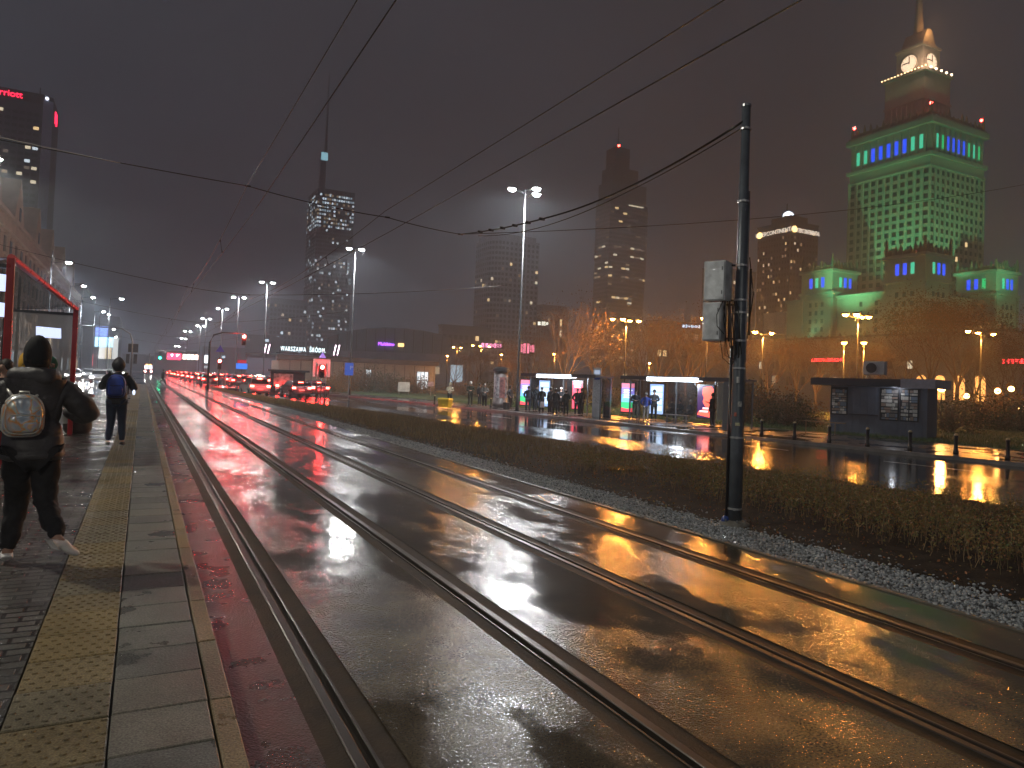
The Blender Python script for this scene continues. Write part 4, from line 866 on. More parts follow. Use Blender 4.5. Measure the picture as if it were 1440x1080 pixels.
m_dtower = mat('dark_facade', (.075, .082, .11), .5, noise=.1, nscale=.1); m_stone = mat('palace_stone', (.34, .32, .28), .7, noise=.12, nscale=.25, bump=.2, bscale=2)
m_beac = emit('beacon_red', (1, .04, .03), 60, NS)
# --- dark hotel tower at the left edge
C = at(62, 133, 350); t = thing('hotel_tower', 'dark hotel tower at the left edge with red rooftop lettering', 'tower', (C.x, C.y, -.4)); H = C.z+.4
W_ = 46; ch = 3.6; fp = [(-W_, 0), (0, 0), (ch, ch), (ch, ch+26), (-W_, ch+26)]
MB().prism(fp, 0, H).build('wall', m_dtower, t)
MB().prism([(.0, -.12), (ch+.12, ch), (ch, ch+.2), (-.2, .1)], 0, H-2, axis='z').build('corner_panel', mat('light_panel', (.62, .64, .8), .5), t)
L = []; edge_wins(L, (-W_+1, 0), (-1, 0), 20, H-9, 15, 32, 2.2, 1.5, litter(.14, LW+[LC[1]]))
put_windows(t, L)
Sg = emit('sign_crimson', (1, .02, .07), 5, NS)
MB().b2(-W_+2, -.5, -.3, -.05, H-5.0, H-.3).build('sign_band', mat('sign_band_dark', (.05, .01, .015), .5), t)
text('Marriott', 4.3, Sg, t, (-8.6, -.5, H-2.6), FY, .25, align='RIGHT', sx=.98)
text('M', 9, Sg, t, (ch+.3, ch+12, H-7), (pi/2, 0, pi/2), .3)
MB().b2(ch+.1, ch+.4, 2, 7, 62, 68).build('lit_panel', emit('panel_cyan', (.6, .9, 1), 5, NS), t)
MB().tube([(-2, 3, H), (-2, 3, H+4)], .3, 5).build('antenna', m_dark, t); MB().ball((1.2, 1, H-1.4), .9, 8, 6).build('roof_light', emit('roof_white', (.8, .85, 1), 3, NS), t)
# --- tallest tower in the fog
pat = lambda c, r, u, v: 3.4 if v > .80 else (.25 if v > .66 else (1.25 if (c % 4) != 1 else .35))
def vx(t, sx, sy, H):
    MB().b2(2, sx*.2, 2, sy*.2, H, H+34).build('upper_block', m_glassy, t); MB().tube([(7, 7, H+34), (7, 7, H+70), (7, 7, H+110)], [1.5, 1.0, .4], 6).build('spire', m_dark, t)
    MB().b2(2, 8, 1.4, 1.9, H+27, H+34).build('lit_panel', emit('spire_panel', (.4, .8, .95), 1.3, NS), t)
    b = MB()
    for c in range(1, 6): b.b2(-.5, .4, sy*c/6-.3, sy*c/6+.3, 3, H)
    for c in range(1, 8): b.b2(sx*c/8-.3, sx*c/8+.3, -.5, .4, 3, H)
    b.build('pilaster', m_dark, t)
corner_tower('skyscraper', 'tallest glass skyscraper with scattered cold lit windows fading into the fog', 433, 447, 499, 640, 265, m_glassy, (6, 16), 46, (.20, LC+[LW[2]]), (.8, .5), pat=pat, extra=vx)
corner_tower('office_block', 'lower dark office block with a few lights left of the tallest skyscraper', 374, 380, 432, 560, 420, m_glassy, (2, 10), 15, (.09, LC+LW), pat=None, cat='building')
# --- bluish concrete tower with rounded corner
def rounded():
    C = at(694, 333, 470); H = C.z+.4; t = thing('office_tower', 'bluish concrete tower with square windows and a rounded corner behind the bare trees', 'tower', (C.x, C.y, -.4))
    sy = slide(C, (0, 1, 0), 672)*1.1; sx = slide(C, (1, 0, 0), 759); R = 9
    fp = [(0, sy)]+[(R-R*cos(a), R-R*sin(a)) for a in np.linspace(0, pi/2, 7)]+[(sx, 0), (sx, sy)]
    MB().prism(fp, 0, H).build('wall', m_conc, t); MB().prism([(q[0]*.9+1.5, q[1]*.9+1.5) for q in fp], H, H+3.5).build('roof_storey', m_conc, t)
    L = []; rows = 26; pt = lambda c, r, u, v: 4 if r in (18, 12, 14, 6) and RB.random() < .5 else .3
    for p_, q_ in zip(fp, fp[1:-1]):
        ln = math.hypot(q_[0]-p_[0], q_[1]-p_[1]); n = max(1, int(round(ln/3.1))); edge_wins(L, p_, q_, 6, H-1, n, rows, 1.7, 1.9, litter(.10, LW, True, pt))
    put_windows(t, L)
rounded()
# --- curved tower with horizontal bands
def banded():
    C = at(858, 300, 560); t = thing('curved_tower', 'tall fog-wrapped tower with glowing horizontal window bands and a curved right edge', 'tower', (C.x, C.y, -.4))
    sy = slide(C, (0, 1, 0), 838); sx = slide(C, (1, 0, 0), 921); H = C.z+12
    def foot(z):
        u = z/H; s = .86+.16*sin(min(1, u*1.05)*pi*.55); x1 = sx*s; return [(0, sy), (0, 0)]+[(x1*.55+x1*.45*sin(a), sy*.75*(1-cos(a))) for a in np.linspace(0, pi/2, 6)]+[(x1, sy)]
    b = MB(); n = 9; zs = [H*i/24 for i in range(25)]; fs_ = [foot(z) for z in zs]; k = len(fs_[0])
    vs = [(x, y, z) for f_, z in zip(fs_, zs) for x, y in f_]; fc = []
    for i in range(24):
        for j in range(k): fc.append((i*k+j, i*k+(j+1) % k, (i+1)*k+(j+1) % k, (i+1)*k+j))
    fc.append(tuple(24*k+j for j in range(k))); b.add(vs, fc); b.build('wall', m_glassy, t)
    b = MB(); nf = 42
    for i in range(nf):
        z = 6+(H-8)*i/nf; f_ = foot(z); cx, cy_ = sx*.5, sy*.5; b.prism([(cx+(x-cx)*1.012+(-.2 if x < cx else .2), cy_+(y-cy_)*1.012-.15) for x, y in f_], z, z+1.5)
    b.build('spandrel_bands', m_conc, t)
    L = []
    for i in range(nf-1):
        z = 6+(H-8)*(i+.68)/nf; f_ = foot(z); hot = {31: .8, 29: .5, 26: .6, 24: .75, 19: .4, 15: .5, 9: .7, 8: .6, 10: .5, 5: .3, 36: .2}.get(i, .06)
        for p_, q_ in zip(f_, f_[1:-1]):
            ln = math.hypot(q_[0]-p_[0], q_[1]-p_[1]); n = max(1, int(ln/4)); edge_wins(L, p_, q_, z-.6, z+.6, n, 1, ln/n*.85, 1.5, litter(hot, LW, False))
    put_windows(t, L)
    MB().b2(1, sx*.80, 1, sy-1, H, H+15).build('upper_block', m_glassy, t); MB().b2(3, sx*.62, 2, sy-2, H+15, H+27).build('upper_block', m_dtower, t); MB().b2(6, sx*.45, 4, sy-3, H+26, H+44).build('crown_block', m_dtower, t)
    MB().ball((9, 4, H+45), 1.0, 8, 6).build('beacon', m_beac, t); MB().tube([(9, 5, H+44), (9, 5, H+60)], .4, 5).build('mast', m_dark, t)
    MB().b2(sx*.4, sx*.72, -.4, 0, H-3, H-2).build('lit_panel', LW[1], t)
banded()
corner_tower('office_tower', 'dim tower mostly hidden behind the cabinet pole', 988, 1004, 1063, 520, 376, m_dtower, (4, 9), 22, (.09, LW), pat=lambda c, r, u, v: 3 if v > .86 else .5)
def icx(t, sx, sy, H):
    m_ = emit('sign_cream', (1, .85, .68), 1.7, NS); am = emit('sign_amber', (1, .62, .2), 6, NS)
    text('INTERCONTINENTAL', 3.6, m_, t, (-.5, sy*.44, H-4.4), FX, .1, sx=.88); text('INTERCONTINENTAL', 3.6, m_, t, (sx*.58, -.5, H-4.4), FY, .1, sx=.62)
    MB().tube([(-.5, sy-2, H-4.4), (-.9, sy-2, H-4.4)], 1.9, 12).build('logo_disc', am, t); MB().tube([(2.6, -.5, H-4.0), (2.6, -.9, H-4.0)], 1.9, 12).build('logo_disc', am, t)
    MB().b2(sx*.25, sx*.85, sy*.2, sy*.8, H+.9, H+6).build('roof_storey', m_dtower, t); MB().ball((sx*.5, sy*.5, H+7), 3.4, 12, 8).build('roof_beacon', emit('beacon_white', (.8, .88, 1), 5, NS), t)
    MB().tube([(sx*.45, sy*.5, H+7), (sx*.45, sy*.5, H+15)], .35, 5).build('antenna', m_dark, t)
corner_tower('hotel_tower', 'hotel tower with pale rooftop lettering and a glowing roof beacon, left of the green palace', 1066, 1112, 1151, 420, 312, m_dtower, (12, 9), 26, (.15, LW), (.4, .42), extra=icx, dark=True)
# --- low blocks along the far side
LOWB = [(500, 512, 560, 420, 478, (.1, LC), 'low dim office block right of the tallest skyscraper'), (617, 622, 690, 400, 458, (.12, LW), 'low dark block with a lit top floor left of the bluish tower'),
        (755, 762, 800, 420, 430, (.08, LW), 'dark block behind the big bare tree'), (912, 925, 990, 400, 452, (.07, LW), 'low dark block behind the trees left of the cabinet pole'), (1058, 1066, 1130, 330, 470, (.08, LW), 'low dark block at the foot of the beacon hotel')]
for pl, pc, pr, Z, yt, lt, lb in LOWB: corner_tower('low_block', lb, pl, pc, pr, Z, yt, m_dtower, (2, 9), 6, lt, cat='building', group=None) if False else corner_tower('low_block', lb, pl, pc, pr, Z, yt, m_dtower, (2, 9), 6, lt, cat='building')
C = at(1104, 438, 360); tag(MB().b2(C.x, C.x+9, C.y, C.y+14, 0, C.z).build('white_gable_building', mat('white_gable', (.5, .5, .5), .6)), 'pale windowless gable lit white left of the palace wing', 'building')
for px, py, Z, w_, h_, col, lb in ((692, 486, 230, 7.5, 1.9, (1, .30, .55), 'pink and white lit sign seen through the trees left of the lamp mast'), (741, 490, 230, 4.5, 3.6, (1, .22, .35), 'red and pink lit sign seen through the trees right of the lamp mast'), (972, 459, 260, 7, 1.4, (.55, .75, 1), 'small blue-white lit sign above the trees left of the cabinet pole'), (764, 455, 260, 4.5, 1.6, (.9, .9, .75), 'small greenish-white lit sign above the bare tree')):
    q = at(px, py, Z); t = thing('neon_sign', lb, 'sign', (q.x, q.y, q.z-h_/2), -YAW); MB().b2(-w_/2, w_/2, 0, .6, 0, h_).build('backing', m_dark, t)
    b = MB(); rr_ = random.Random(px); x = -w_/2+.3
    while x < w_/2-.6:
        ww = rr_.uniform(.5, 1.4); hh = h_*rr_.uniform(.5, .9); b.b2(x, x+ww*.7, -.12, 0, h_/2-hh/2, h_/2+hh/2); x += ww
    b.build('glowing_letters', emit('neon_%d' % px, col, 2.2, NS), t)
# --- shopping centre dome
C = at(556, 461, 300); t = thing('domed_mall', 'shopping centre with a low curved roof and purple lettering', 'building', (C.x, C.y, -.4), -YAW)
b = MB(); n = 14; pts = [(34*cos(a), C.z*.5+C.z*.52*sin(a)) for a in np.linspace(0, pi, n)]; b.prism([(-34, 0)]+[(x, z) for x, z in reversed(pts)]+[(34, 0)], 0, 50, axis='y'); b.build('hall', m_glassy, t)
b = MB()
for x in np.arange(-32, 33, 4): b.b2(x-.2, x+.2, -.4, 0, .5, C.z*.5+C.z*.52*math.sqrt(max(0, 1-(x/34)**2))-.5)
b.build('glazing_bars', m_dark, t)
z_ = at(549, 483, 300).z; text('Multikino', 2.0, emit('sign_purple', (.45, .10, 1), 5, NS), t, (-3.4, -.8, z_), FY, .15, sx=.9); MB().b2(1.6, 4.0, -.9, -.6, z_-.8, z_+.6).build('sign_box', emit('sign_orange', (1, .55, .2), 3.5, NS), t)
MB().b2(-30, 31, -6, 0, 0, z_-3.5).build('podium', m_conc, t)
for x, z, w_, h_, m in ((-14, 3.6, 3.5, 2, LC[0]), (-22, 4, 6, 1.5, LC[1]), (12, 7.2, 2.5, 2.5, LW[1]), (15.5, 7, 2.4, 3.6, LW[0]), (19, 6, 2, 3, LW[2]), (27, 5, 5, 7, LC[2])): MB().b2(x-w_/2, x+w_/2, -6.2, -6, z-h_/2, z+h_/2).build('window', m, t)
# --- station pavilion
A_, B_ = at(391, 546, 104), at(611, 549, 112); dv_ = B_-A_; ln = math.hypot(dv_.x, dv_.y); rz = math.atan2(dv_.y, dv_.x)
t = thing('station_pavilion', 'long low station pavilion with white rooftop lettering', 'building', (A_.x, A_.y, -.3), rz); H = 4.9
m_pv = mat('pavilion_wall', (.36, .31, .26), .6, noise=.15, nscale=.6)
MB().b2(0, ln, 0, 12, 0, H-.7).build('wall', m_pv, t); MB().b2(-.3, ln+.4, -.6, 12.3, H-.7, H).build('roof', mat('pavilion_roof', (.10, .075, .065), .5), t)
b = MB()
for x in np.arange(1.5, ln, 1.55): b.b2(x-.03, x+.03, -.04, 0, .2, H-.8)
b.build('panel_joint', m_dark, t)
text('WARSZAWA  ŚRÓDM.', .92, emit('letters_white', (.75, .95, 1), 3.6, NS), t, (3.3, -.3, H+.85), FY, .03, align='CENTER', sx=.58, sp=1.25)
b = MB().b2(-.5, 7.2, -.1, 0, H+.2, H+.3)
for x in (0, 2, 4, 6): b.b2(x-.03, x+.03, 0, .06, H, H+1.2)
b.build('sign_frame', m_dark, t)
MB().b2(-1.0, 0, -.02, 3, .3, H-.9).build('corner_bay', mat('bay_pale', (.4, .38, .33), .5), t)
for x0, x1, m in ((12.6, 13.4, LC[1]), (20.5, 22.3, LC[1])):
    w_ = MB().b2(x0, x1, -.06, 0, .6, 3.2).build('window', m, t); b = MB()
    for x in np.linspace(x0, x1, 4): b.b2(x-.04, x+.04, -.12, -.06, .6, 3.2)
    b.b2(x0, x1, -.12, -.06, 1.8, 1.9); b.build('frame', m_dark, w_)
lamp_light(t, (ln+.5, -2.5, 2.6), 160, (1, .45, .12), .2)
for px, py, lb in ((375, 490, 'pair of slanted pink-white light tubes at the left end of the station lettering'), (473, 491, 'pair of slanted pink-white light tubes right of the station lettering')):
    q = at(px, py, 118); t = thing('light_tubes', lb, 'light sign', (q.x, q.y, q.z-1.0), -YAW); b = MB()
    for dx in (-.3, .3): b.tube([(dx-.10, 0, 0), (dx+.2, 0, 1.7)], .08, 6)
    b.build('tube', emit('tube_pink', (1, .75, .9), 6, NS), t); MB().tube([(0, .1, -6), (0, .1, 0)], .08, 6).build('post', m_dark, t)
C = at(347, 500, 112); t = thing('entrance_block', 'dark boxy annex left of the station pavilion', 'building', (C.x, C.y, -.3), rz)
MB().b2(0, 5.2, 0, 8, 0, C.z+.3).build('wall', m_dtower, t); MB().b2(-.2, 5.5, -.3, 8, C.z+.3, C.z+.8).build('roof', m_dark, t)
q = gnd(404, 553, -.2); t = thing('news_kiosk', 'small dark booth with a crumpled white banner behind the braking cars', 'kiosk', (q.x, q.y, -.2), rz)
MB().b2(-1.7, 1.7, 0, 2.4, 0, 2.2).build('wall', m_dark, t); MB().b2(-2.0, 2.1, -.5, 2.6, 2.2, 2.4).build('roof', m_dark, t); MB().b2(-1.4, .5, -.08, 0, .7, 2.0).build('banner', mat('banner', (.30, .28, .28), .6, noise=.9, nscale=2.5), t)
# --- far end of the avenue
for i, (pl, pr, Z, yt, lb) in enumerate(((205, 240, 620, 500, 'far dark block at the vanishing point of the tracks'), (285, 345, 560, 487, 'far dark block behind the distant street lamps'), (345, 380, 520, 470, 'far grey block left of the station lettering'), (172, 205, 640, 497, 'far dark block over the head of the person with the blue backpack'))):
    C = at(pl, yt, Z); C2 = at(pr, yt, Z); t = thing('far_block', lb, 'building', (C.x, C.y, -.4), -YAW); w_ = (C2-C).length; MB().b2(0, w_, 0, 30, 0, C.z+.4).build('wall', m_dtower, t); L = []
    edge_wins(L, (0, 0), (w_, 0), 3, C.z-1, max(4, int(w_/6)), max(2, int(C.z/5)), 2.6, 1.8, litter(.10, LW+LC, False)); put_windows(t, L)
q = at(252, 501, 260); t = thing('lit_canopy', 'distant building band glowing red on the left and warm white on the right', 'building', (q.x-7, q.y, 0)); zc = q.z
MB().b2(-1, 13, 0, 8, 0, zc+2).build('wall', m_dtower, t); MB().b2(3.0, 7.6, -.3, 0, zc-1.3, zc+1.0).build('red_panel', emit('panel_red', (1, .04, .10), 5), t)
for x in (4.6, 6.3): MB().ball((x, -.5, zc+.3), .32, 8, 6).build('floodlight', emit('flood_pink', (1, .6, .6), 30, NS), t)
for k in range(4): MB().b2(8.2+k*1.35, 9.3+k*1.35, -.3, 0, zc-1.0, zc+.8).build('lit_panel', emit('panel_warm', (1, .72, .6), 6, NS), t)
# --- left side: tenement and shops
def tenement():
    t = thing('tenement', 'ornate old stone tenement with steep gables rising behind the tram shelter', 'building', (-17.6, 96, 0))
    m = mat('tenement_stone', (.40, .33, .27), .75, noise=.2, nscale=.5, bump=.5, bscale=3); L_ = 160; H = 22.5
    MB().b2(-16, 0, 0, L_, 0, H).build('wall', m, t); b = MB()
    for z in (4.6, 8.6, 20.5, H): b.b2(-.2, .45, 0, L_, z-.25, z+.25)
    for y in np.arange(4, L_, 10): b.b2(0, .35, y-.4, y+.4, 4.8, 20)
    b.build('cornice_trim', m, t)
    mr_ = mat('slate_roof', (.05, .048, .05), .5, noise=.3, nscale=1)
    MB().prism([(-16, H), (.2, H), (-3.2, H+5), (-13, H+5)], 0, L_, axis='y').build('roof', mr_, t)
    for y in (14, 34, 56, 78, 102, 128):
        g_ = MB().add([(.1, y-5, H-.2), (.1, y+5, H-.2), (.1, y+3, H+3), (.1, y, H+7.2), (.1, y-3, H+3), (-4, y-5, H-.2), (-4, y+5, H-.2), (-4, y+3, H+3), (-4, y, H+7.2), (-4, y-3, H+3)], [(0, 1, 2, 3, 4), (9, 8, 7, 6, 5), (0, 5, 6, 1), (1, 6, 7, 2), (2, 7, 8, 3), (3, 8, 9, 4), (4, 9, 5, 0)]).build('gable', m, t)
        MB().b2(.1, .2, y-.7, y+.7, H+.8, H+2.8).build('gable_window', m_wd, g_)
    for y in np.arange(9, L_, 20): b = MB().b2(0, 1.3, y-2, y+2, 9.2, 9.4); b.b2(1.2, 1.3, y-2, y+2, 9.4, 10.3); b.build('balcony', m, t)
    L = []
    for y in np.arange(3, L_-3, 5): 
        for z in (6.7, 10.8, 14.4, 18.2): L.append((.02, y, z, pi/2, 1.6, 2.2, RB.choice(LW) if RB.random() < .05 else m_wd))
    put_windows(t, L)
    for y in (18, 48, 84, 124): MB().box((1.2, y, 4.9), (.5, .8, .3)).build('added_uplight', m_dark, t); lamp_light(t, (2.0, y, 5.3), 900, (1, .82, .62), .3, 150, (-.35, 0, 1))  # uplights added to brighten the facade above the street lamps
    b = MB()
    for y in np.arange(3, L_-3, 5):
        for z in (6.7, 10.8, 14.4, 18.2): b.b2(0, .28, y-1.1, y+1.1, z-1.35, z-1.15).b2(0, .3, y-1.15, y+1.15, z+1.15, z+1.45)
    b.build('window_surrounds', m, t)
    for y in np.arange(2, L_, 8): MB().b2(0, .1, y, y+4.5, .6, 3.6).build('shop_window', RB.choice([LW[2], LC[2], LC[1], m_wd]), t)
tenement()
t = thing('dark_building', 'plain dark modern building beyond the stone tenement', 'building', (-17.6, 262, 0)); MB().b2(-16, 0, 0, 60, 0, 27).build('wall', mat('charcoal_wall', (.03, .032, .034), .6), t); MB().b2(-16.2, .3, -.2, 60.2, 27, 27.8).build('parapet', m_dark, t)
t = thing('shop_block', 'shop block with glowing blue and pale screens behind the street lamps', 'building', (-33, 420, 0)); MB().b2(0, 21.5, 0, 60, 0, 28).build('wall', mat('shop_wall', (.2, .2, .21), .6), t)
for x0, x1, z0, z1, nm, m in ((11, 17, 17.5, 22.5, 'blue_screen', emit('screen_blue', (.25, .4, 1), 1.8, NS)), (11, 19, 12, 17, 'cyan_screen', emit('screen_cyan', (.45, .78, 1), 3.2, NS)), (13, 15.5, 6, 11.8, 'pale_screen', emit('screen_pale', (.9, .9, .85), 1.6, NS)), (15.7, 18.5, 6, 11.8, 'warm_screen', emit('screen_warm', (1, .82, .55), 1.5, NS)), (19, 21.4, 6, 17, 'pale_screen', emit('screen_pale2', (.85, .88, .85), 1.2, NS)), (6.5, 10.5, 2, 8, 'red_screen', emit('screen_red', (1, .12, .16), 2.2, NS))): MB().b2(x0, x1, -.5, 0, z0, z1).build(nm, m, t)
q = at(214, 483, 500)

# ================================================================ PALACE
def palace():
    t = thing('palace_tower', 'huge stepped stone palace washed in green light with blue-lit top windows and clock', 'tower', (0, 0, -.4))
    X0, Y0, S_ = 293., 185.6, 39.; cx, cyy = X0+S_/2, Y0+S_/2
    def blk(nm, x0, x1, y0, y1, z0, z1, par=t): return MB().b2(x0, x1, y0, y1, z0, z1).build(nm, m_stone, par)
    def corn(b, x0, x1, y0, y1, z, h=1.2, o=1.0): b.b2(x0-o, x1+o, y0-o, y1+o, z-h/2, z+h/2)
    zt = at(1302, 160, 300).z+.4; zb = zt-15.5
    blk('shaft', X0, X0+S_, Y0, Y0+S_, 0, zb); blk('upper_storey', X0+.3, X0+S_-.3, Y0+.3, Y0+S_-.3, zb, zt-2)
    b = MB(); corn(b, X0, X0+S_, Y0, Y0+S_, zb, 1.6, 1.1); corn(b, X0, X0+S_, Y0, Y0+S_, zb-5, .8, .6); corn(b, X0, X0+S_, Y0, Y0+S_, zt-1.2, 2.4, 1.4); corn(b, X0, X0+S_, Y0, Y0+S_, zt+.6, 1.0, .7); b.build('cornice_trim', m_stone, t)
    # piers between window columns (the centre projects a little)
    n = 11; b = MB(); L = []; rows = 17; z0, z1 = 40, zb-5.5
    for face in (0, 1):
        for k in range(n+1):
            u = S_*k/n; wd = .42 if 1 < k < n-1 else .6
            if face == 0: b.b2(X0-.28, X0, Y0+u-wd, Y0+u+wd, 30, zb-5)
            else: b.b2(X0+u-wd, X0+u+wd, Y0-.28, Y0, 30, zb-5)
        for k in range(n):
            u = S_*(k+.5)/n
            if k in (1, 9): continue
            for r in range(rows):
                z = z0+(z1-z0)*(r+.5)/rows; lit = LW[0] if RB.random() < .008 else m_wd
                L.append((X0-.05, Y0+u, z, pi/2, 1.9, 2.0, lit) if face == 0 else (X0+u, Y0-.05, z, 0, 1.6, 2.0, lit))
        for k in (1, 9):   # solid corner bays
            u = S_*(k+.5)/n
            for r in range(rows):
                z = z0+(z1-z0)*(r+.5)/rows
                L.append((X0-.05, Y0+u, z, pi/2, 1.5, 1.9, m_wd) if face == 0 else (X0+u, Y0-.05, z, 0, 1.2, 1.9, m_wd))
    b.build('pier', m_stone, t)
    top = []; cols = [LTE, LTE, LBL, LBL, LBL, LBL, LBL, LTE, LTE]
    for k in range(9):
        u = 2.4+(S_-4.8)*(k+.5)/9; m = cols[k]
        top.append((X0-.3+.25, Y0+S_-u, zb+6.2, pi/2, 1.5, 6.0, m)); top.append((X0+u, Y0-.05, zb+6.2, 0, 1.2, 6.0, [LTE, LGR, LBL, LBL, LBL, LBL, LGR, LTE, LGR][k]))
    b = MB()
    for k in range(10):
        u = 2.4+(S_-4.8)*k/9; b.b2(X0-.5, X0+.3, Y0+u-.5, Y0+u+.5, zb+1, zt-3).b2(X0+u-.5, X0+u+.5, Y0-.5, Y0+.3, zb+1, zt-3)
    b.build('pilaster', m_stone, t)
    L = top+L
    # attic crowns: pinnacles and statues-like finials
    def attic(x0, x1, y0, y1, z, hh, n, seed, nm='attic'):
        rr_ = random.Random(seed); b = MB()
        for k in range(n):
            u = k/(n-1)
            for (x, y) in ((x0, y0+(y1-y0)*u), (x0+(x1-x0)*u, y0), (x1, y0+(y1-y0)*u), (x0+(x1-x0)*u, y1)):
                h_ = hh*rr_.uniform(.45, 1)*(1.5 if k in (0, n-1) else 1); b.tube([(x, y, z), (x, y, z+h_*.6), (x, y, z+h_)], [.75, .6, .12], 5)
        b.b2(x0, x1, y0-.2, y0+.2, z, z+hh*.35).b2(x0-.2, x0+.2, y0, y1, z, z+hh*.35).b2(x0, x1, y1-.2, y1+.2, z, z+hh*.35).b2(x1-.2, x1+.2, y0, y1, z, z+hh*.35)
        return b.build(nm, mat('attic_stone', (.14, .12, .10), .8), t)
    attic(X0+.5, X0+S_-.5, Y0+.5, Y0+S_-.5, zt+1, 5.5, 13, 3)
    # upper tower, clock stage, spire
    u0, u1 = 10., 29.; zu = at(1290, 84, 316).z
    zu = zt+27
    blk('upper_tower', X0+u0, X0+u1, Y0+u0, Y0+u1, zt, zu); b = MB(); corn(b, X0+u0, X0+u1, Y0+u0, Y0+u1, zt+14, .8, .5); corn(b, X0+u0, X0+u1, Y0+u0, Y0+u1, zu, 1.4, 1.0)
    for k in range(8):
        v = u0+1+(u1-u0-2)*k/7; b.b2(X0+u0-.4, X0+u0, Y0+v-.4, Y0+v+.4, zt, zt+13).b2(X0+v-.4, X0+v+.4, Y0+u0-.4, Y0+u0, zt, zt+13)
    b.build('cornice_trim', m_stone, t)  # holds the upper tower's pilasters as well as its cornices
    b = MB()
    for k in range(14): b.ball((X0+u0-1, Y0+u0-1+(u1-u0+2)*k/13, zu+.9), .30, 6, 4)
    b.build('gallery_light', emit('gallery_line', (1, .62, .3), 9, NS), t)
    b = MB()
    for k in range(1, 6): b.ball((X0+u0-1+(u1-u0+2)*k/5.5, Y0+u0-1, zu+1.0), .55, 6, 4)
    b.build('gallery_light', emit('gallery_spot', (1, .7, .42), 10, NS), t)
    c0, c1 = u0+3.2, u1-3.2; zc = zu+13
    blk('clock_stage', X0+c0, X0+c1, Y0+c0, Y0+c1, zu, zc)
    mid = (c0+c1)/2; R = 3.7; mcl = emit('clock_face', (1, .72, .48), 1.9); mh = mat('clock_hand', (.03, .02, .02), .5)
    for face in (0, 1):
        o = MB().tube([(0, 0, 0), (0, -.3, 0)], R, 28).build('clock_face', mcl, t)
        b = MB().box((-1.3, -.4, .5), (3.4, .15, .5)).box((.2, -.4, 1.4), (.4, .15, 3.2)); 
        for k in range(12): a = k*pi/6; b.box((R*.86*sin(a), -.38, R*.86*cos(a)), (.35, .12, .35))
        h_ = b.build('clock_hand', mh, o); r_ = MB()
        for k in range(28): a = 2*pi*k/28; a2 = a+2*pi/28; r_.tube([((R+.3)*sin(a), -.1, (R+.3)*cos(a)), ((R+.3)*sin(a2), -.1, (R+.3)*cos(a2))], .4, 5, cap=False)
        r_.build('clock_rim', m_stone, o)
        o.location = (X0+c0, Y0+mid, zu+6.4) if face == 0 else (X0+mid, Y0+c0, zu+6.4); o.rotation_euler = (0, 0, -pi/2) if face == 0 else (0, 0, 0)
    b = MB(); b.b2(X0+c0-.5, X0+c1+.5, Y0+c0-.5, Y0+c1+.5, zc, zc+1.2); b.prism([(X0+c0+1, zc+1.2), (X0+c1-1, zc+1.2), (X0+mid+1.5, zc+9), (X0+mid-1.5, zc+9)], Y0+c0+1, Y0+c1-1, axis='y'); b.build('cap', m_stone, t)
    MB().tube([(X0+mid, Y0+mid, zc+9), (X0+mid, Y0+mid, zc+18), (X0+mid, Y0+mid, zc+50)], [2.2, 1.6, .3], 10).build('spire', m_stone, t)
    for x, y, z in ((X0+1, Y0+1, zt+6.5), (X0+1, Y0+S_-1, zt+6.5), (X0+S_-1, Y0+1, zt+6.5)):
        MB().ball((x, y, z), .65, 8, 6).build('beacon', m_beac, t); lamp_light(t, (x, y, z+1.5), 160, (1, .05, .04), .6)
    lamp_light(t, (X0+c0-5, Y0+c0-5, zu+3), 9000, (1, .62, .38), .8); lamp_light(t, (X0+mid-3, Y0+c0-3, zc+8), 5000, (1, .45, .15), .6)
    MB().ball((X0+u0-1.2, Y0+u1-3, zt+4), .5, 6, 4).build('lantern', LTE, t)
    # corner wings
    wz = 55.5
    for i, (wx, wy, sd) in enumerate(((253, 161.4, 5), (258.9, 205.6, 6), (307, 166, 7))):
        s = 16.; wb = wz-9.5; blk('wing', wx, wx+s, wy, wy+s, 0, wz)
        b = MB(); corn(b, wx, wx+s, wy, wy+s, wb, 1.0, .8); corn(b, wx, wx+s, wy, wy+s, wb-2.6, .5, .4); corn(b, wx, wx+s, wy, wy+s, wz, 1.2, .9)
        for e_ in (0, s): b.b2(wx-.4, wx, wy+e_-1.2 if e_ else wy, wy+(1.2 if not e_ else s), 12, wb).b2(wx+(e_-1.2 if e_ else 0), wx+(1.2 if not e_ else s), wy-.4, wy, 12, wb)
        b.build('cornice_trim', m_stone, t); attic(wx+.3, wx+s-.3, wy+.3, wy+s-.3, wz+.5, 5.0, 9, sd)
        cs = [[LBL, LBL, LTE], [LBL, LTE, LBL], [LBL, LBL, LGR]][i]
        for k in range(3):
            u = s*(.32+.19*k)
            L.append((wx-.05, wy+s-u, wb+4.6, pi/2, 1.4, 4.2, [cs[0], cs[1], cs[2]][k])); L.append((wx+u, wy-.05, wb+4.6, 0, 1.4, 4.2, [LTE, LBL, LBL][k]))
            for r in range(9):
                z = wb-5-3.6*r; L.append((wx-.05, wy+s-u, z, pi/2, 1.3, 1.9, m_wd)); L.append((wx+u, wy-.05, z, 0, 1.3, 1.9, m_wd))
    blk('lower_body', 262, 322, 176, 232, 0, 44)
    b = MB(); corn(b, 262, 322, 176, 232, 44, 1, .7); b.build('cornice_trim', m_stone, t)
    for k in range(3):
        for r in range(8): L.append((261.95, 180+5*k*1.4, 40-3.6*r, pi/2, 1.3, 1.9, m_wd)); L.append((272+k*6, 175.95, 40-3.6*r, 0, 1.3, 1.9, m_wd))
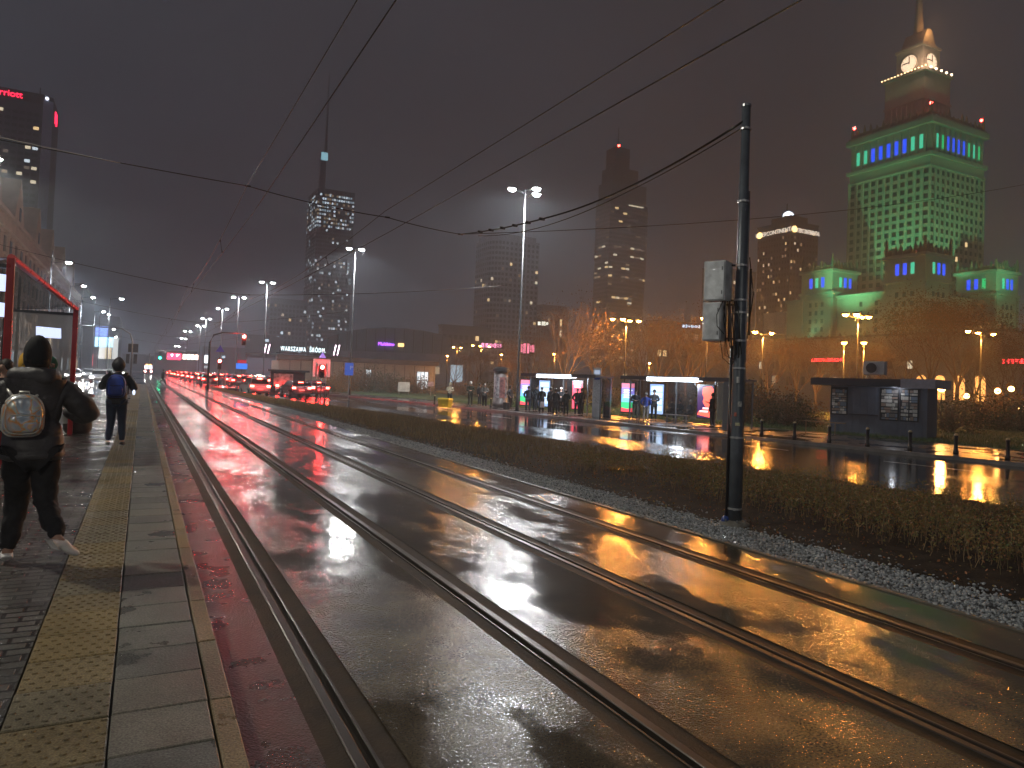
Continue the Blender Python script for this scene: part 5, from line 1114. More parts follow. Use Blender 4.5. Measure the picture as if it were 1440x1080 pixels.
    # podium with arches
    P0 = 222; blk('podium', P0, 330, 118, 262, 0, 22); b = MB(); corn(b, P0, 330, 118, 262, 22, 1.2, .8); corn(b, P0, 330, 118, 262, 16.5, .6, .5); b.build('cornice_trim', m_stone, t)
    attic(P0, 330, 118, 262, 22.5, 2.6, 30, 9)
    ma = emit('arch_glow', (1, .42, .10), 2.6)
    for y in (124, 130, 136, 142):
        pts = [(y-1.6, 2), (y+1.6, 2)]+[(y+1.6*cos(a), 8+1.6*sin(a)) for a in np.linspace(0, pi, 8)]
        MB().prism(pts, P0-.12, P0, axis='x').build('arched_window', ma, t)
    for y in np.arange(146, 210, 7): L.append((P0-.04, y, 13, pi/2, 1.6, 2.6, LW[1] if RB.random() < .2 else m_wd)); L.append((P0-.04, y, 7, pi/2, 1.6, 3.4, LW[2] if RB.random() < .3 else m_wd))
    put_windows(t, L)
    # green floodlights standing on the roofs and terraces
    G = (.20, 1, .40); mg = emit('flood_green', (.1, 1, .35), 20, NS)
    def flood(x, y, z, aim, e, sz=75):
        MB().box((x, y, z), (1, 1, .8)).build('floodlight', m_dark, t); lamp_light(t, (x, y, z+.8), e, G, .5, sz, aim).data.spot_blend = 1
    flood(X0-13, Y0+3, 45, (13, 4, 40), 20000, 85); flood(X0-13, Y0+17, 45, (13, 4, 40), 20000, 85); flood(X0+6, Y0-9, 45.5, (6, 9, 44), 20000, 85); flood(X0+27, Y0-9, 45.5, (2, 9, 44), 20000, 85)
    flood(228, 191, 23, (65, 12, 62), 250000, 50); flood(284, 122, 23, (27, 64, 62), 250000, 50)
    flood(262, 124, 23, (0, 36, 12), 14000, 90); flood(225, 213, 23, (34, 0, 12), 13000, 85); flood(315, 124, 23, (0, 42, 14), 20000, 85); flood(225, 170, 23, (30, 0, 12), 9000, 90)
    for px, py, bd, ln_ in ((1163, 506, 'neon', 15), (1440, 508, 'neon', 12)):
        q = ray(px, py); s_ = (P0-2.0)/q.x; q = Vector((0, 0, EYE))+q*s_; n_ = thing('neon_sign', 'red neon lettering on the palace podium '+('left of the kiosk roof' if px < 1300 else 'at the right picture edge'), 'sign', (q.x, q.y, q.z), 0)
        MB().b2(.1, .5, -ln_/2, ln_/2, -.9, .9).build('backing', m_dark, n_); b = MB(); rr_ = random.Random(px); y = -ln_/2+.4
        while y < ln_/2-.7:
            ww = rr_.uniform(.5, 1.1); b.b2(-.1, .1, y, y+.18, -.6, .6)
            if rr_.random() < .7: b.b2(-.1, .1, y, y+ww*.7, .42, .6)
            if rr_.random() < .6: b.b2(-.1, .1, y, y+ww*.7, -.6, -.42)
            if rr_.random() < .5: b.b2(-.1, .1, y, y+ww*.6, -.1, .1)
            y += ww+.15
        b.build('neon_letters', emit('neon_red', (1, .03, .04), 14, NS), n_)
palace()

# ================================================================ TREES
m_bark = mat('bark', (.14, .105, .08), .8, noise=.3, nscale=4, bump=.5, bscale=15); m_twig = mat('twigs', (.20, .14, .09), .8)
m_rl = [mat('brown_leaf_a', (.26, .125, .04), .7), mat('brown_leaf_b', (.13, .10, .04), .7), mat('brown_leaf_c', (.26, .14, .05), .7)]
def tree(kind, seed, H=11., leaves=0, spread=1.):
    """bare tree: trunk mesh, crown mesh (limbs, branches, twigs)"""
    R_ = random.Random(seed); tr = MB(); cr = MB(); tips = []
    def go(p, d, ln, r, depth, mb):
        pts = [p]; rs_ = [r]; q = p; dd = d
        for k in range(3):
            dd = (dd+Vector((R_.uniform(-.16, .16), R_.uniform(-.16, .16), R_.uniform(-.04, .14)))).normalized(); q = q+dd*ln/3; pts.append(q); rs_.append(r*(1-.17*(k+1)))
        n = 7 if depth < 2 else (5 if depth < 3 else 3)
        if r > .006: mb.tube(pts, rs_, n, cap=False)
        else: 
            w_ = Vector((R_.uniform(-1, 1), R_.uniform(-1, 1), 0)).normalized()*r*1.4
            mb.add([pts[0]-w_, pts[0]+w_, pts[3]+w_*.3, pts[3]-w_*.3], [(0, 1, 2, 3)])
        if depth >= 6 or ln < .22: tips.append(q); return
        nb = {0: 5, 1: 5, 2: 5, 3: 4, 4: 4, 5: 4}[depth]
        for k in range(nb):
            t_ = R_.uniform(.45, 1) if k else 1; i = min(2, int(t_*3)); b0 = pts[i].lerp(pts[i+1], t_*3-i) if t_ < 1 else q
            a = R_.uniform(0, 2*pi); tilt = R_.uniform(.35, .95)*spread if k else R_.uniform(0, .3)
            ax = dd.orthogonal().normalized(); ax.rotate(Matrix.Rotation(a, 3, dd)); nd = (dd*cos(tilt)+ax*sin(tilt)); nd.z += .08; nd.normalize()
            go(b0, nd, ln*R_.uniform(.62, .82), rs_[-1]*R_.uniform(.5, .68) if k else rs_[-1]*.85, depth+1, cr)
    th = H*R_.uniform(.20, .26); pts = [Vector((0, 0, -.3)), Vector((0, 0, .3)), Vector((R_.uniform(-.1, .1), R_.uniform(-.1, .1), th))]
    tr.tube(pts, [H*.026, H*.018, H*.014], 9, cap=False)
    for k in range(5):
        a = 2*pi*k/5+R_.uniform(-.4, .4); tl = R_.uniform(.25, .75)*spread if k else .05; go(pts[-1]-Vector((0, 0, R_.uniform(0, .4))), Vector((cos(a)*sin(tl), sin(a)*sin(tl), cos(tl))), H*.27, H*.009, 1, cr)
    return tr, cr, tips
protos = {}
def make_tree(kind, seed, H, leaves, spread):
    t = thing('park_tree', '', 'tree', (0, 0, 0)); tr, cr, tips = tree(kind, seed, H, leaves, spread)
    tr.build('trunk', m_bark, t, True); cr.build('crown', m_twig, t)
    if leaves:
        v = []; mi_ = []; R_ = random.Random(seed+1)
        for k in range(leaves):
            c = R_.choice(tips)+Vector((R_.gauss(0, .3), R_.gauss(0, .3), R_.gauss(0, .25))); d = Vector((R_.uniform(-1, 1), R_.uniform(-1, 1), R_.uniform(-1, 1))).normalized(); e_ = d.orthogonal().normalized(); s = R_.uniform(.08, .16)
            v += [c, c+d*s*.5+e_*s*.35, c+d*s, c+d*s*.5-e_*s*.35]; mi_.append(R_.randrange(3))
        o = raw('leaves', v, np.arange(len(v)).reshape(-1, 4), m_rl, t); o.data.polygons.foreach_set('material_index', mi_)
    return t
TP = [make_tree('a', 1, 11, 900, 1.0), make_tree('b', 5, 11, 3600, 1.05), make_tree('c', 9, 11, 7500, .95)]
used_t = [False]*3
TR = [(800, 415, 70, 0, 'big bare tree standing taller than its neighbours, left of the orange lamp cluster'), (640, 492, 110, 1, 'thin brown tree left of the advertising column'), (672, 490, 105, 2, 'brown tree under the three-headed orange lamp'), (706, 478, 92, 1, 'tree between the advertising column and the lamp mast'),
      (748, 462, 98, 1, 'tree rising behind the left bus shelter near the mast'), (772, 470, 62, 0, 'bare tree close behind the left bus shelter'), (842, 455, 88, 2, 'leafy brown tree left below the orange lamp cluster'), (862, 470, 64, 1, 'tree between the two bus shelters'),
      (905, 452, 100, 2, 'tree right behind the orange lamp cluster'), (930, 446, 84, 1, 'tree over the middle of the right bus shelter'), (968, 428, 78, 0, 'bare tree top left of the cable cabinets'), (985, 468, 60, 2, 'tree over the right end of the right bus shelter'),
      (1035, 462, 90, 2, 'tree straight behind the cabinet pole'), (1082, 470, 74, 1, 'orange-lit tree right of the cabinet pole'), (1122, 474, 88, 2, 'orange-lit tree left of the kiosk roof'), (1150, 462, 66, 0, 'bare tree behind the left end of the kiosk'),
      (1196, 476, 92, 1, 'tree under the four-headed orange lamp'), (1236, 480, 70, 2, 'tree behind the air conditioner'), (1268, 468, 86, 1, 'tree behind the right half of the kiosk'), (1312, 410, 92, 2, 'tall dark tree in front of the palace corner'), (1348, 418, 80, 2, 'tall dense tree right of the palace corner, darkest of the row'),
      (1372, 470, 64, 0, 'bare tree left of the lit palace arches'), (1408, 476, 88, 1, 'tree below the right three-headed orange lamp'), (1434, 470, 70, 1, 'tree at the right picture edge'), (1018, 500, 118, 1, 'smaller tree far behind the right bus shelter'), (888, 500, 130, 2, 'far brown tree seen between the shelters'), (722, 505, 130, 2, 'far brown tree behind the left bus shelter')]
for i, (px, yt, Z, k, lb) in enumerate(TR):
    Z = Z if px == 800 else max(Z, 84)+8
    q = at(px, yt, Z); h = q.z; s = h/10.6*1.02
    if not used_t[k]: r_ = TP[k]; r_.location = (q.x, q.y, -.1); r_.scale = (s, s, s); r_['label'] = lb; used_t[k] = True; r_['group'] = 'bare park trees behind the bus stops'
    else: r_ = dup(TP[k], (q.x, q.y, -.1), label=lb, scale=(s*random.uniform(.9, 1.15), s*random.uniform(.9, 1.15), s), group='bare park trees behind the bus stops')
    r_.rotation_euler = (0, 0, random.uniform(0, 6.28))
# bushes: low twiggy domes with leaves
def bush(seed, n=2600, col=None):
    R_ = random.Random(seed); v = []; mi_ = []; t = thing('bush', '', 'bush'); b = MB()
    for k in range(110):
        a = R_.uniform(0, 2*pi); tl = R_.uniform(.1, 1.2); d = Vector((cos(a)*sin(tl), sin(a)*sin(tl), cos(tl)))*R_.uniform(.6, 1.05); b.tube([Vector((0, 0, 0)), d*.5+Vector((0, 0, .08)), d], [.012, .008, .003], 3, cap=False)
    b.build('stems', m_twig, t)
    for k in range(n):
        a = R_.uniform(0, 2*pi); tl = math.acos(R_.uniform(0, 1)); rr_ = R_.uniform(.55, 1.05)*(1+.18*sin(3*a+seed)+.12*sin(7*a)); c = Vector((cos(a)*sin(tl), sin(a)*sin(tl), cos(tl)))*rr_
        d = Vector((R_.uniform(-1, 1), R_.uniform(-1, 1), R_.uniform(-1, 1))).normalized(); e_ = d.orthogonal().normalized(); s = R_.uniform(.03, .075)
        v += [c, c+d*s*.5+e_*s*.35, c+d*s, c+d*s*.5-e_*s*.35]; mi_.append(R_.randrange(3))
    o = raw('foliage', v, np.arange(len(v)).reshape(-1, 4), col or m_rl, t); o.data.polygons.foreach_set('material_index', mi_); return t
m_gl_ = [mat('green_leaf_a', (.04, .06, .018), .6), mat('green_leaf_b', (.06, .07, .02), .6), mat('green_leaf_c', (.08, .06, .02), .6)]
BP = [bush(3), bush(8, 3000, m_gl_)]; ub = [False, False]
BS = [(1075, 588, 44, 3.2, 2.2, 0, 'rounded brown bush right of the cabinet pole'), (1105, 592, 41, 2.6, 1.9, 1, 'dark green bush left of the kiosk'), (1050, 585, 55, 3.5, 2.6, 1, 'bush behind the cabinet pole'), (1335, 612, 40, 2.6, 1.9, 1, 'dark bush right of the kiosk by the globe lamp'), (1372, 606, 46, 3.4, 2.4, 1, 'wide dark bush in the middle of the right lawn edge'), (1415, 606, 48, 3.4, 2.6, 0, 'brown bush before the palace arches'), (1438, 610, 44, 3., 2.1, 1, 'bush at the right picture edge'),
      (520, 548, 96, 4.5, 3.4, 1, 'tall bush in front of the station pavilion wall'), (490, 550, 92, 3.6, 3.0, 0, 'bush beside the blue sign'), (548, 552, 90, 4, 2.6, 1, 'bush left of the pale notice board'), (585, 552, 92, 4, 2.3, 0, 'low bush between the two notice boards'), (470, 552, 84, 3, 1.9, 0, 'orange-brown bush right of the last braking car'), (690, 562, 82, 4, 1.9, 1, 'bush behind the advertising column'), (650, 560, 90, 4, 1.9, 0, 'low brown bush behind the person in green'), (860, 572, 62, 3.4, 1.8, 1, 'low bush between the two shelters'), (950, 585, 52, 3.2, 1.6, 0, 'low bush seen through the right shelter glass'), (990, 586, 52, 3.2, 2, 1, 'low bush behind the coral poster'), (760, 570, 60, 3.5, 1.6, 1, 'low bush behind the left shelter'), (1128, 596, 44, 2.4, 1.5, 0, 'small bush touching the left kiosk wall')]
for px, py, Z, r_, h, k, lb in BS:
    q = at(px, py, Z)
    if not ub[k]: o = BP[k]; o.location = (q.x, q.y, -.12); o['label'] = lb; ub[k] = True
    else: o = dup(BP[k], (q.x, q.y, -.12), label=lb)
    o['group'] = 'bushes along the lawn'; o.scale = (r_*.75, r_*.75, h); o.rotation_euler = (0, 0, random.uniform(0, 6))
# ================================================================ PEOPLE
m_skin = mat('skin', (.42, .25, .18), .5, noise=.06, nscale=6); m_hair = mat('hair_dark', (.02, .014, .01), .6, noise=.2, nscale=40)
def skinmesh(name, nodes, edges, m, parent, lv=2, root='pelvis', mod=None, smooth=True):
    """one continuous surface grown round joints; nodes {key: (xyz, rx, ry)}"""
    ks = list(nodes); ix = {k: i for i, k in enumerate(ks)}
    me = bpy.data.meshes.new(name); me.from_pydata([nodes[k][0] for k in ks], [(ix[a], ix[b_]) for a, b_ in edges], [])
    o = bpy.data.objects.new(name, me); COL.objects.link(o)
    s = o.modifiers.new('skin', 'SKIN'); s.use_smooth_shade = True; s.branch_smoothing = .6
    for k in ks:
        v = me.skin_vertices[0].data[ix[k]]; v.radius = (nodes[k][1], nodes[k][2]); v.use_root = (k == root)
    sb = o.modifiers.new('sub', 'SUBSURF'); sb.levels = lv; sb.render_levels = lv
    dg = bpy.context.evaluated_depsgraph_get(); ev = o.evaluated_get(dg); m2 = bpy.data.meshes.new_from_object(ev); bpy.data.objects.remove(o)
    m2.materials.clear(); m2.materials.append(m); m2.polygons.foreach_set('use_smooth', [True]*len(m2.polygons))
    if mod: mod(m2)
    o = bpy.data.objects.new(name, m2); COL.objects.link(o); o.parent = parent; reg(o, parent); return o
def fabric(n, c, r=.8): return mat(n, c, r, noise=.25, nscale=9, bump=.5, bscale=28)
def folds(amp, fx=38, quilt=0):
    def f(me):
        from mathutils import noise
        for v in me.vertices:
            d = noise.noise(v.co*9)*.6+noise.noise(v.co*fx*.6)*.4
            q = abs(sin(v.co.z*pi/quilt))**.5*.010 if quilt else 0
            v.co += v.normal*(d*amp+q)
    return f
def person(label, loc, face, pose='stand', coat=(.03, .03, .035), trous=(.02, .02, .025), shoe=(.02, .02, .02), hat=None, hair=(.02, .014, .01), h=1.75, lean=0, long_=0, arms='down', lv=1, hood=False, near=False, group=None, fold=.006, quilt=0, build=1.0, legs=None, shoe_m=None):
    t = thing('person', label, 'person', loc, face, group); s = h/1.75; B = build
    J = dict(pelvis=(0, 0, .95), waist=(0, .0, 1.08), chest=(0, .0, 1.28), neckb=(0, -.01, 1.45), neck=(0, .0, 1.52), head=(0, .015, 1.62), crown=(0, .0, 1.68), chin=(0, .07, 1.565), nose=(0, .115, 1.615),
             hipL=(-.09, 0, .88), hipR=(.09, 0, .88), kneeL=(-.10, .02, .50), kneeR=(.10, .02, .50), ankL=(-.11, -.02, .09), ankR=(.11, -.02, .09), toeL=(-.12, .13, .04), toeR=(.12, .13, .04),
             shL=(-.175, 0, 1.41), shR=(.175, 0, 1.41), elL=(-.235, -.02, 1.13), elR=(.235, -.02, 1.13), wrL=(-.23, .06, .89), wrR=(.23, .06, .89))
    if pose == 'walk': J.update(kneeL=(-.09, .14, .52), ankL=(-.09, .22, .10), toeL=(-.09, .37, .08), kneeR=(.10, -.06, .50), ankR=(.10, -.36, .20), toeR=(.11, -.27, .06))
    if pose == 'stride': J.update(kneeL=(-.09, .26, .55), ankL=(-.09, .42, .12), toeL=(-.09, .58, .12), kneeR=(.09, -.18, .52), ankR=(.09, -.48, .22), toeR=(.09, -.42, .06))
    if pose == 'sit':
        for k in list(J):
            if k[:3] not in ('hip', 'kne', 'ank', 'toe'): x, y, z = J[k]; J[k] = (x, y, z-.41)
        J.update(hipL=(-.10, 0, .50), hipR=(.10, 0, .50), kneeL=(-.12, .42, .50), kneeR=(.12, .42, .50), ankL=(-.13, .44, .09), ankR=(.13, .40, .09), toeL=(-.14, .59, .04), toeR=(.14, .55, .04))
    dz = -.41 if pose == 'sit' else 0
    if arms == 'front': J.update(elL=(-.26, .0, 1.15+dz), elR=(.26, .0, 1.15+dz), wrL=(-.07, .22, 1.14+dz), wrR=(.07, .22, 1.14+dz))
    if arms == 'pockets': J.update(elL=(-.29, -.05, 1.14+dz), elR=(.29, -.05, 1.14+dz), wrL=(-.19, .09, .97+dz), wrR=(.19, .09, .97+dz))
    if arms == 'phone': J.update(elR=(.24, .02, 1.14+dz), wrR=(.10, .27, 1.24+dz))
    if arms == 'straps': J.update(elL=(-.30, .04, 1.14), elR=(.31, .04, 1.14), wrL=(-.17, .17, 1.28), wrR=(.17, .17, 1.28))
    if arms == 'bent': J.update(elR=(.37, .04, 1.16), wrR=(.22, .24, 1.20), elL=(-.30, .03, 1.13), wrL=(-.12, .2, 1.12))
    if legs: J.update(legs)
    if lean:
        for k in J:
            x, y, z = J[k]
            if k[:3] not in ('hip', 'kne', 'ank', 'toe', 'pel'): J[k] = (x, y+(z-.95-dz)*lean, z)
    J = {k: Vector(v)*s for k, v in J.items()}
    def hand(side):
        w_ = J['wr'+side]; e_ = J['el'+side]; d = (w_-e_).normalized(); sd = 1 if side == 'R' else -1
        lat = d.cross(Vector((0, 0, 1))); lat = lat.normalized() if lat.length > .1 else Vector((1, 0, 0)); nd = {}; ed = []
        nd['palm'+side] = (w_+d*.055*s, .020*s, .034*s); ed.append(('wr'+side, 'palm'+side)); pc = w_+d*.095*s; nd['kn'+side] = (pc, .016*s, .036*s); ed.append(('palm'+side, 'kn'+side))
        up_ = lat.cross(d)
        for i, L_ in enumerate((.062, .07, .064, .05)):
            o_ = lat*((i-1.5)*.021*s); a = pc+o_+d*L_*.5*s-up_*.004*i*s; b_ = pc+o_+d*L_*s-up_*.022*s; nd['f%d%s' % (i, side)] = (a, .0088*s, .0088*s); nd['g%d%s' % (i, side)] = (b_, .0075*s, .0075*s); ed += [('kn'+side, 'f%d%s' % (i, side)), ('f%d%s' % (i, side), 'g%d%s' % (i, side))]
        th = w_+d*.04*s-lat*sd*.04*s; nd['t'+side] = (th, .010*s, .010*s); nd['u'+side] = (th+d*.035*s-lat*sd*.012*s, .0085*s, .0085*s); ed += [('palm'+side, 't'+side), ('t'+side, 'u'+side)]
        return nd, ed
    R_ = dict(pelvis=(.13, .10), waist=(.125, .095), chest=(.15, .105), neckb=(.07, .07), neck=(.052, .055), head=(.080, .095), crown=(.066, .078), chin=(.035, .03), nose=(.012, .014), hipL=(.085,)*2, hipR=(.085,)*2, kneeL=(.058,)*2, kneeR=(.058,)*2, ankL=(.04,)*2, ankR=(.04,)*2, toeL=(.035, .028), toeR=(.035, .028), shL=(.06,)*2, shR=(.06,)*2, elL=(.042,)*2, elR=(.042,)*2, wrL=(.027,)*2, wrR=(.027,)*2)
    nodes = {k: (J[k], R_[k][0]*s, R_[k][1]*s) for k in J}; E_ = [('pelvis', 'waist'), ('waist', 'chest'), ('chest', 'neckb'), ('neckb', 'neck'), ('neck', 'head'), ('head', 'crown'), ('head', 'chin'), ('head', 'nose')]
    for q in 'LR':
        E_ += [('pelvis', 'hip'+q), ('hip'+q, 'knee'+q), ('knee'+q, 'ank'+q), ('ank'+q, 'toe'+q), ('chest', 'sh'+q), ('sh'+q, 'el'+q), ('el'+q, 'wr'+q)]
        nd, ed = hand(q); nodes.update(nd); E_ += ed
    body = skinmesh('body', nodes, E_, m_skin, t, lv)
    tm = fabric('trousers_%.2f_%.2f_%.2f' % trous, trous); cm = fabric('coat_%.3f_%.3f_%.3f' % coat, coat, .55 if near else .8)
    ck = lambda k: J[k]
    nd = dict(pelvis=(J['pelvis'], .14*s*B, .11*s*B)); ed = []
    for q in 'LR':
        mid = J['hip'+q].lerp(J['knee'+q], .5); m2 = J['knee'+q].lerp(J['ank'+q], .45)
        nd.update({'hip'+q: (J['hip'+q], .098*s*B, .105*s*B), 'th'+q: (mid, .086*s*B, .090*s*B), 'knee'+q: (J['knee'+q], .068*s*B, .072*s*B), 'cf'+q: (m2, .062*s*B, .066*s*B), 'ank'+q: (J['ank'+q]+Vector((0, 0, .02)), .050*s, .054*s)})
        ed += [('pelvis', 'hip'+q), ('hip'+q, 'th'+q), ('th'+q, 'knee'+q), ('knee'+q, 'cf'+q), ('cf'+q, 'ank'+q)]
    skinmesh('trousers', nd, ed, tm, t, lv+(1 if near else 0), mod=folds(fold*1.2) if near else None)
    hem = J['pelvis']-Vector((0, 0, (.07+long_)*s)); ub = 1.0
    nd = dict(hem=(hem, .19*s*B, .16*s*B), hem2=(hem-Vector((0, 0, .05*s)), .19*s*B, .16*s*B), pelvis=(J['pelvis'], .178*s*B, .140*s*B), waist=(J['waist'], .165*s*B, .132*s*B), chest=(J['chest'], .182*s*B, .140*s*B), up=(J['chest'].lerp(J['neckb'], .6), .14*s*B, .12*s), neckb=(J['neckb'], .085*s, .085*s), neck=(J['neckb'].lerp(J['neck'], .7), .070*s, .075*s))
    ed = [('hem2', 'hem'), ('hem', 'pelvis'), ('pelvis', 'waist'), ('waist', 'chest'), ('chest', 'up'), ('up', 'neckb'), ('neckb', 'neck')]
    if pose == 'sit': nd['hem'] = (J['pelvis']+Vector((0, .06, -.02)), .185*s, .15*s); nd['hem2'] = (J['pelvis']+Vector((0, .10, -.03)), .18*s, .14*s)
    for q in 'LR':
        m1 = J['sh'+q].lerp(J['el'+q], .5); m2 = J['el'+q].lerp(J['wr'+q], .5)
        nd.update({'sh'+q: (J['sh'+q]-Vector((0, 0, .01)), .085*s*B, .088*s*B), 'ua'+q: (m1, .074*s*B, .078*s*B), 'el'+q: (J['el'+q], .066*s*B, .068*s*B), 'fa'+q: (m2, .057*s*B, .058*s*B), 'wr'+q: (J['wr'+q], .044*s*B, .046*s*B)})
        ed += [('up', 'sh'+q), ('sh'+q, 'ua'+q), ('ua'+q, 'el'+q), ('el'+q, 'fa'+q), ('fa'+q, 'wr'+q)]
    skinmesh('coat', nd, ed, cm, t, lv+(1 if near else 0), root='chest', mod=folds(fold, quilt=quilt) if near else None)
    for q in 'LR':
        a, b_ = J['ank'+q], J['toe'+q]; d = b_-a; fl = Vector((d.x, d.y, d.z)); heel = a-fl*.28+Vector((0, 0, -.03))*s
        skinmesh('shoe', dict(an=(a+Vector((0, 0, .01)), .046*s, .05*s), he=(heel.lerp(a, .25)-Vector((0, 0, .02)), .042*s, .036*s), ba=(a+fl*.55+Vector((0, 0, -.012)), .046*s, .034*s), to=(b_, .038*s, .024*s)), [('an', 'he'), ('an', 'ba'), ('ba', 'to')], shoe_m or mat('shoe_%.2f_%.2f_%.2f' % shoe, shoe, .5), t, lv+(1 if near else 0), root='an')
    hc = J['head']+Vector((0, -.008, .022))*s
    if hood:
        n_ = MB(); n_.ball(hc+Vector((0, -.012, .0))*s, .135*s, 16, 12, sc3=(.92, 1.0, 1.12)); o = n_.build('hood', cm, t, True)
        for v in o.data.vertices:
            if v.co.y > hc.y+.07*s: v.co.y = hc.y+.07*s
            if v.co.z > hc.z: v.co.x *= 1-.25*(v.co.z-hc.z)/(.15*s)
    elif hat:
        n_ = MB(); n_.lathe([(.082*s, -.085*s), (.098*s, -.055*s), (.104*s, 0), (.100*s, .055*s), (.084*s, .105*s), (.055*s, .145*s), (.028*s, .165*s), (.004, .17*s)], hc, 16, sx=.92, sy=1.06); n_.build('hat', fabric('knit_%.2f_%.2f_%.2f' % hat, hat), t, True)
        MB().ball(hc+Vector((0, -.035, -.03))*s, .088*s, 12, 8, sc3=(.95, .8, 1)).build('hair', mat('hair_%.2f_%.2f' % hair[:2], hair, .6), t, True)
    else:
        MB().ball(hc+Vector((0, -.02, .008))*s, .101*s, 14, 10, sc3=(.90, 1.0, 1.02)).build('hair', mat('hair_%.2f_%.2f' % hair[:2], hair, .6), t, True)
    if not near:
        e_ = MB()
        for q in (-1, 1): e_.ball(J['head']+Vector((q*.032, .088, .012))*s, .011*s, 6, 4)
        e_.build('eyes', m_blk, t)
    return t, J
# walker with the holographic backpack
pl = gnd(40, 786, PZ); yaw0 = rad(6)
P1, J1 = person('person walking away in a black beanie and dark puffer jacket with white sneakers', (-.735, 6.7, PZ), yaw0, 'walk', coat=(.060, .055, .058), trous=(.014, .013, .015), shoe=(.75, .74, .72), hat=(.012, .012, .014), h=1.76, arms='bent', lv=2, near=True, build=1.22, fold=.024, quilt=.115,
    legs=dict(kneeL=(-.08, .20, .51), ankL=(-.13, .16, .085), toeL=(-.14, .31, .045), kneeR=(.10, -.02, .52), ankR=(.19, -.36, .26), toeR=(.33, -.27, .13), elR=(.40, .02, 1.17)), shoe_m=mat('white_sneaker', (.88, .87, .85), .45, noise=.08, nscale=12))
m_c1 = fabric('coat_%.3f_%.3f_%.3f' % (.06, .055, .058), (.06, .055, .058), .55)
skinmesh('hood', dict(a=(Vector((-.15, .0, 1.49)), .07, .07), b=(Vector((-.07, -.11, 1.49)), .10, .085), c=(Vector((.07, -.11, 1.49)), .10, .085), d=(Vector((.15, .0, 1.49)), .07, .07)), [('a', 'b'), ('b', 'c'), ('c', 'd')], m_c1, P1, 3, root='b', mod=folds(.012))
MB().tube([(-.075, .03, 1.53), (0, .07, 1.52), (.075, .03, 1.53)], .045, 8).build('scarf', fabric('scarf_rose', (.28, .10, .09)), P1, True)
# mini backpack
def holo():
    m, t, b = newmat('holographic_film'); L = t.links.new; n = t.nodes.new; tc = n('ShaderNodeTexCoord'); nz = n('ShaderNodeTexNoise'); nz.inputs['Scale'].default_value = 5; nz.inputs['Distortion'].default_value = 1.2; nz.inputs['Detail'].default_value = 2
    L(tc.outputs['Object'], nz.inputs['Vector']); cr = n('ShaderNodeValToRGB'); els = cr.color_ramp.elements; els[0].position = .28; els[0].color = (.52, .54, .58, 1); els[1].position = .74; els[1].color = (.85, .82, .78, 1)
    for p_, c in ((.38, (.38, .45, .52)), (.45, (.62, .60, .60)), (.50, (.85, .36, .10)), (.54, (.60, .66, .55)), (.60, (.60, .58, .74)), (.66, (.9, .55, .28))): q_ = els.new(p_); q_.color = (*c, 1)
    L(nz.outputs[0], cr.inputs[0]); L(cr.outputs[0], b.inputs['Base Color']); b.inputs['Metallic'].default_value = .35; b.inputs['Roughness'].default_value = .3
    bp = n('ShaderNodeBump'); bp.inputs['Strength'].default_value = .6; bp.inputs['Distance'].default_value = .02; L(nz.outputs[0], bp.inputs['Height']); L(bp.outputs[0], b.inputs['Normal']); return m
m_holo = holo(); m_trim = mat('bag_trim', (.70, .68, .62), .35, metal=.3)
def bag(label, person_root, off, w_, h_, d_, m, trim, size=1, pocket=True):
    M_ = Matrix.Rotation(person_root.rotation_euler.z, 4, 'Z'); q = Vector(person_root.location)+M_.to_3x3() @ Vector(off)
    t = thing('backpack', label, 'backpack', q, person_root.rotation_euler.z)
    def shell(w2, h2, y0, y1, nm, mm, par, rnd=.55):
        pts = []; 
        for i in range(28):
            a = 2*pi*i/28; x = cos(a); z = sin(a); e_ = .55 if z < 0 else .8
            pts.append((w2/2*math.copysign(abs(x)**e_, x), h2/2*math.copysign(abs(z)**(.5 if z < 0 else .85), z)))
        b = MB(); n = 28; rings = []; 
        for y, sc_ in ((y0, 1), (y0+(y1-y0)*.35, 1.02), (y0+(y1-y0)*.75, .97), (y1-(y1-y0)*.05, .86), (y1, .6)): rings.append([(x*sc_, y, z*sc_) for x, z in pts])
        vs = [v for r_ in rings for v in r_]; fs_ = [tuple(range(n))]+[(i*n+k, i*n+(k+1) % n, (i+1)*n+(k+1) % n, (i+1)*n+k) for i in range(4) for k in range(n)]+[tuple(4*n+k for k in range(n))]
        b.add(vs, fs_); return b.build(nm, mm, par, True), pts
    bd, pts = shell(w_, h_, 0, -d_, 'body', m, t)
    MB().tube([(x*1.03, -d_*.42, z*1.03) for x, z in pts]+[(pts[0][0]*1.03, -d_*.42, pts[0][1]*1.03)], .006*size, 6).build('piping', trim, t, True)
    MB().tube([(x*.88, -d_*.93, z*.88) for x, z in pts]+[(pts[0][0]*.88, -d_*.93, pts[0][1]*.88)], .005*size, 6).build('piping', trim, t, True)
    if pocket:
        pk, pp = shell(w_*.74, h_*.46, -d_*.85, -d_*1.25, 'pocket', m, t); pk.location.z = -h_*.18
        MB().tube([(-w_*.3, -d_*1.22, h_*.02), (w_*.3, -d_*1.22, h_*.02)], .005*size, 6).build('zip', trim, t)
    MB().tube([(-.035*size, -d_*.3, h_*.49), (-.03*size, -d_*.32, h_*.58), (.03*size, -d_*.32, h_*.58), (.035*size, -d_*.3, h_*.49)], .007*size, 6).build('handle', trim, t, True)
    for s in (-1, 1): MB().tube([(s*w_*.28, -.01, h_*.45), (s*w_*.42, .09, h_*.62), (s*w_*.48, .22, h_*.55), (s*w_*.52, .28, h_*.2), (s*w_*.56, .16, -h_*.35), (s*w_*.40, -.01, -h_*.42)], .012*size, 6).build('strap', trim, t, True)
    return t
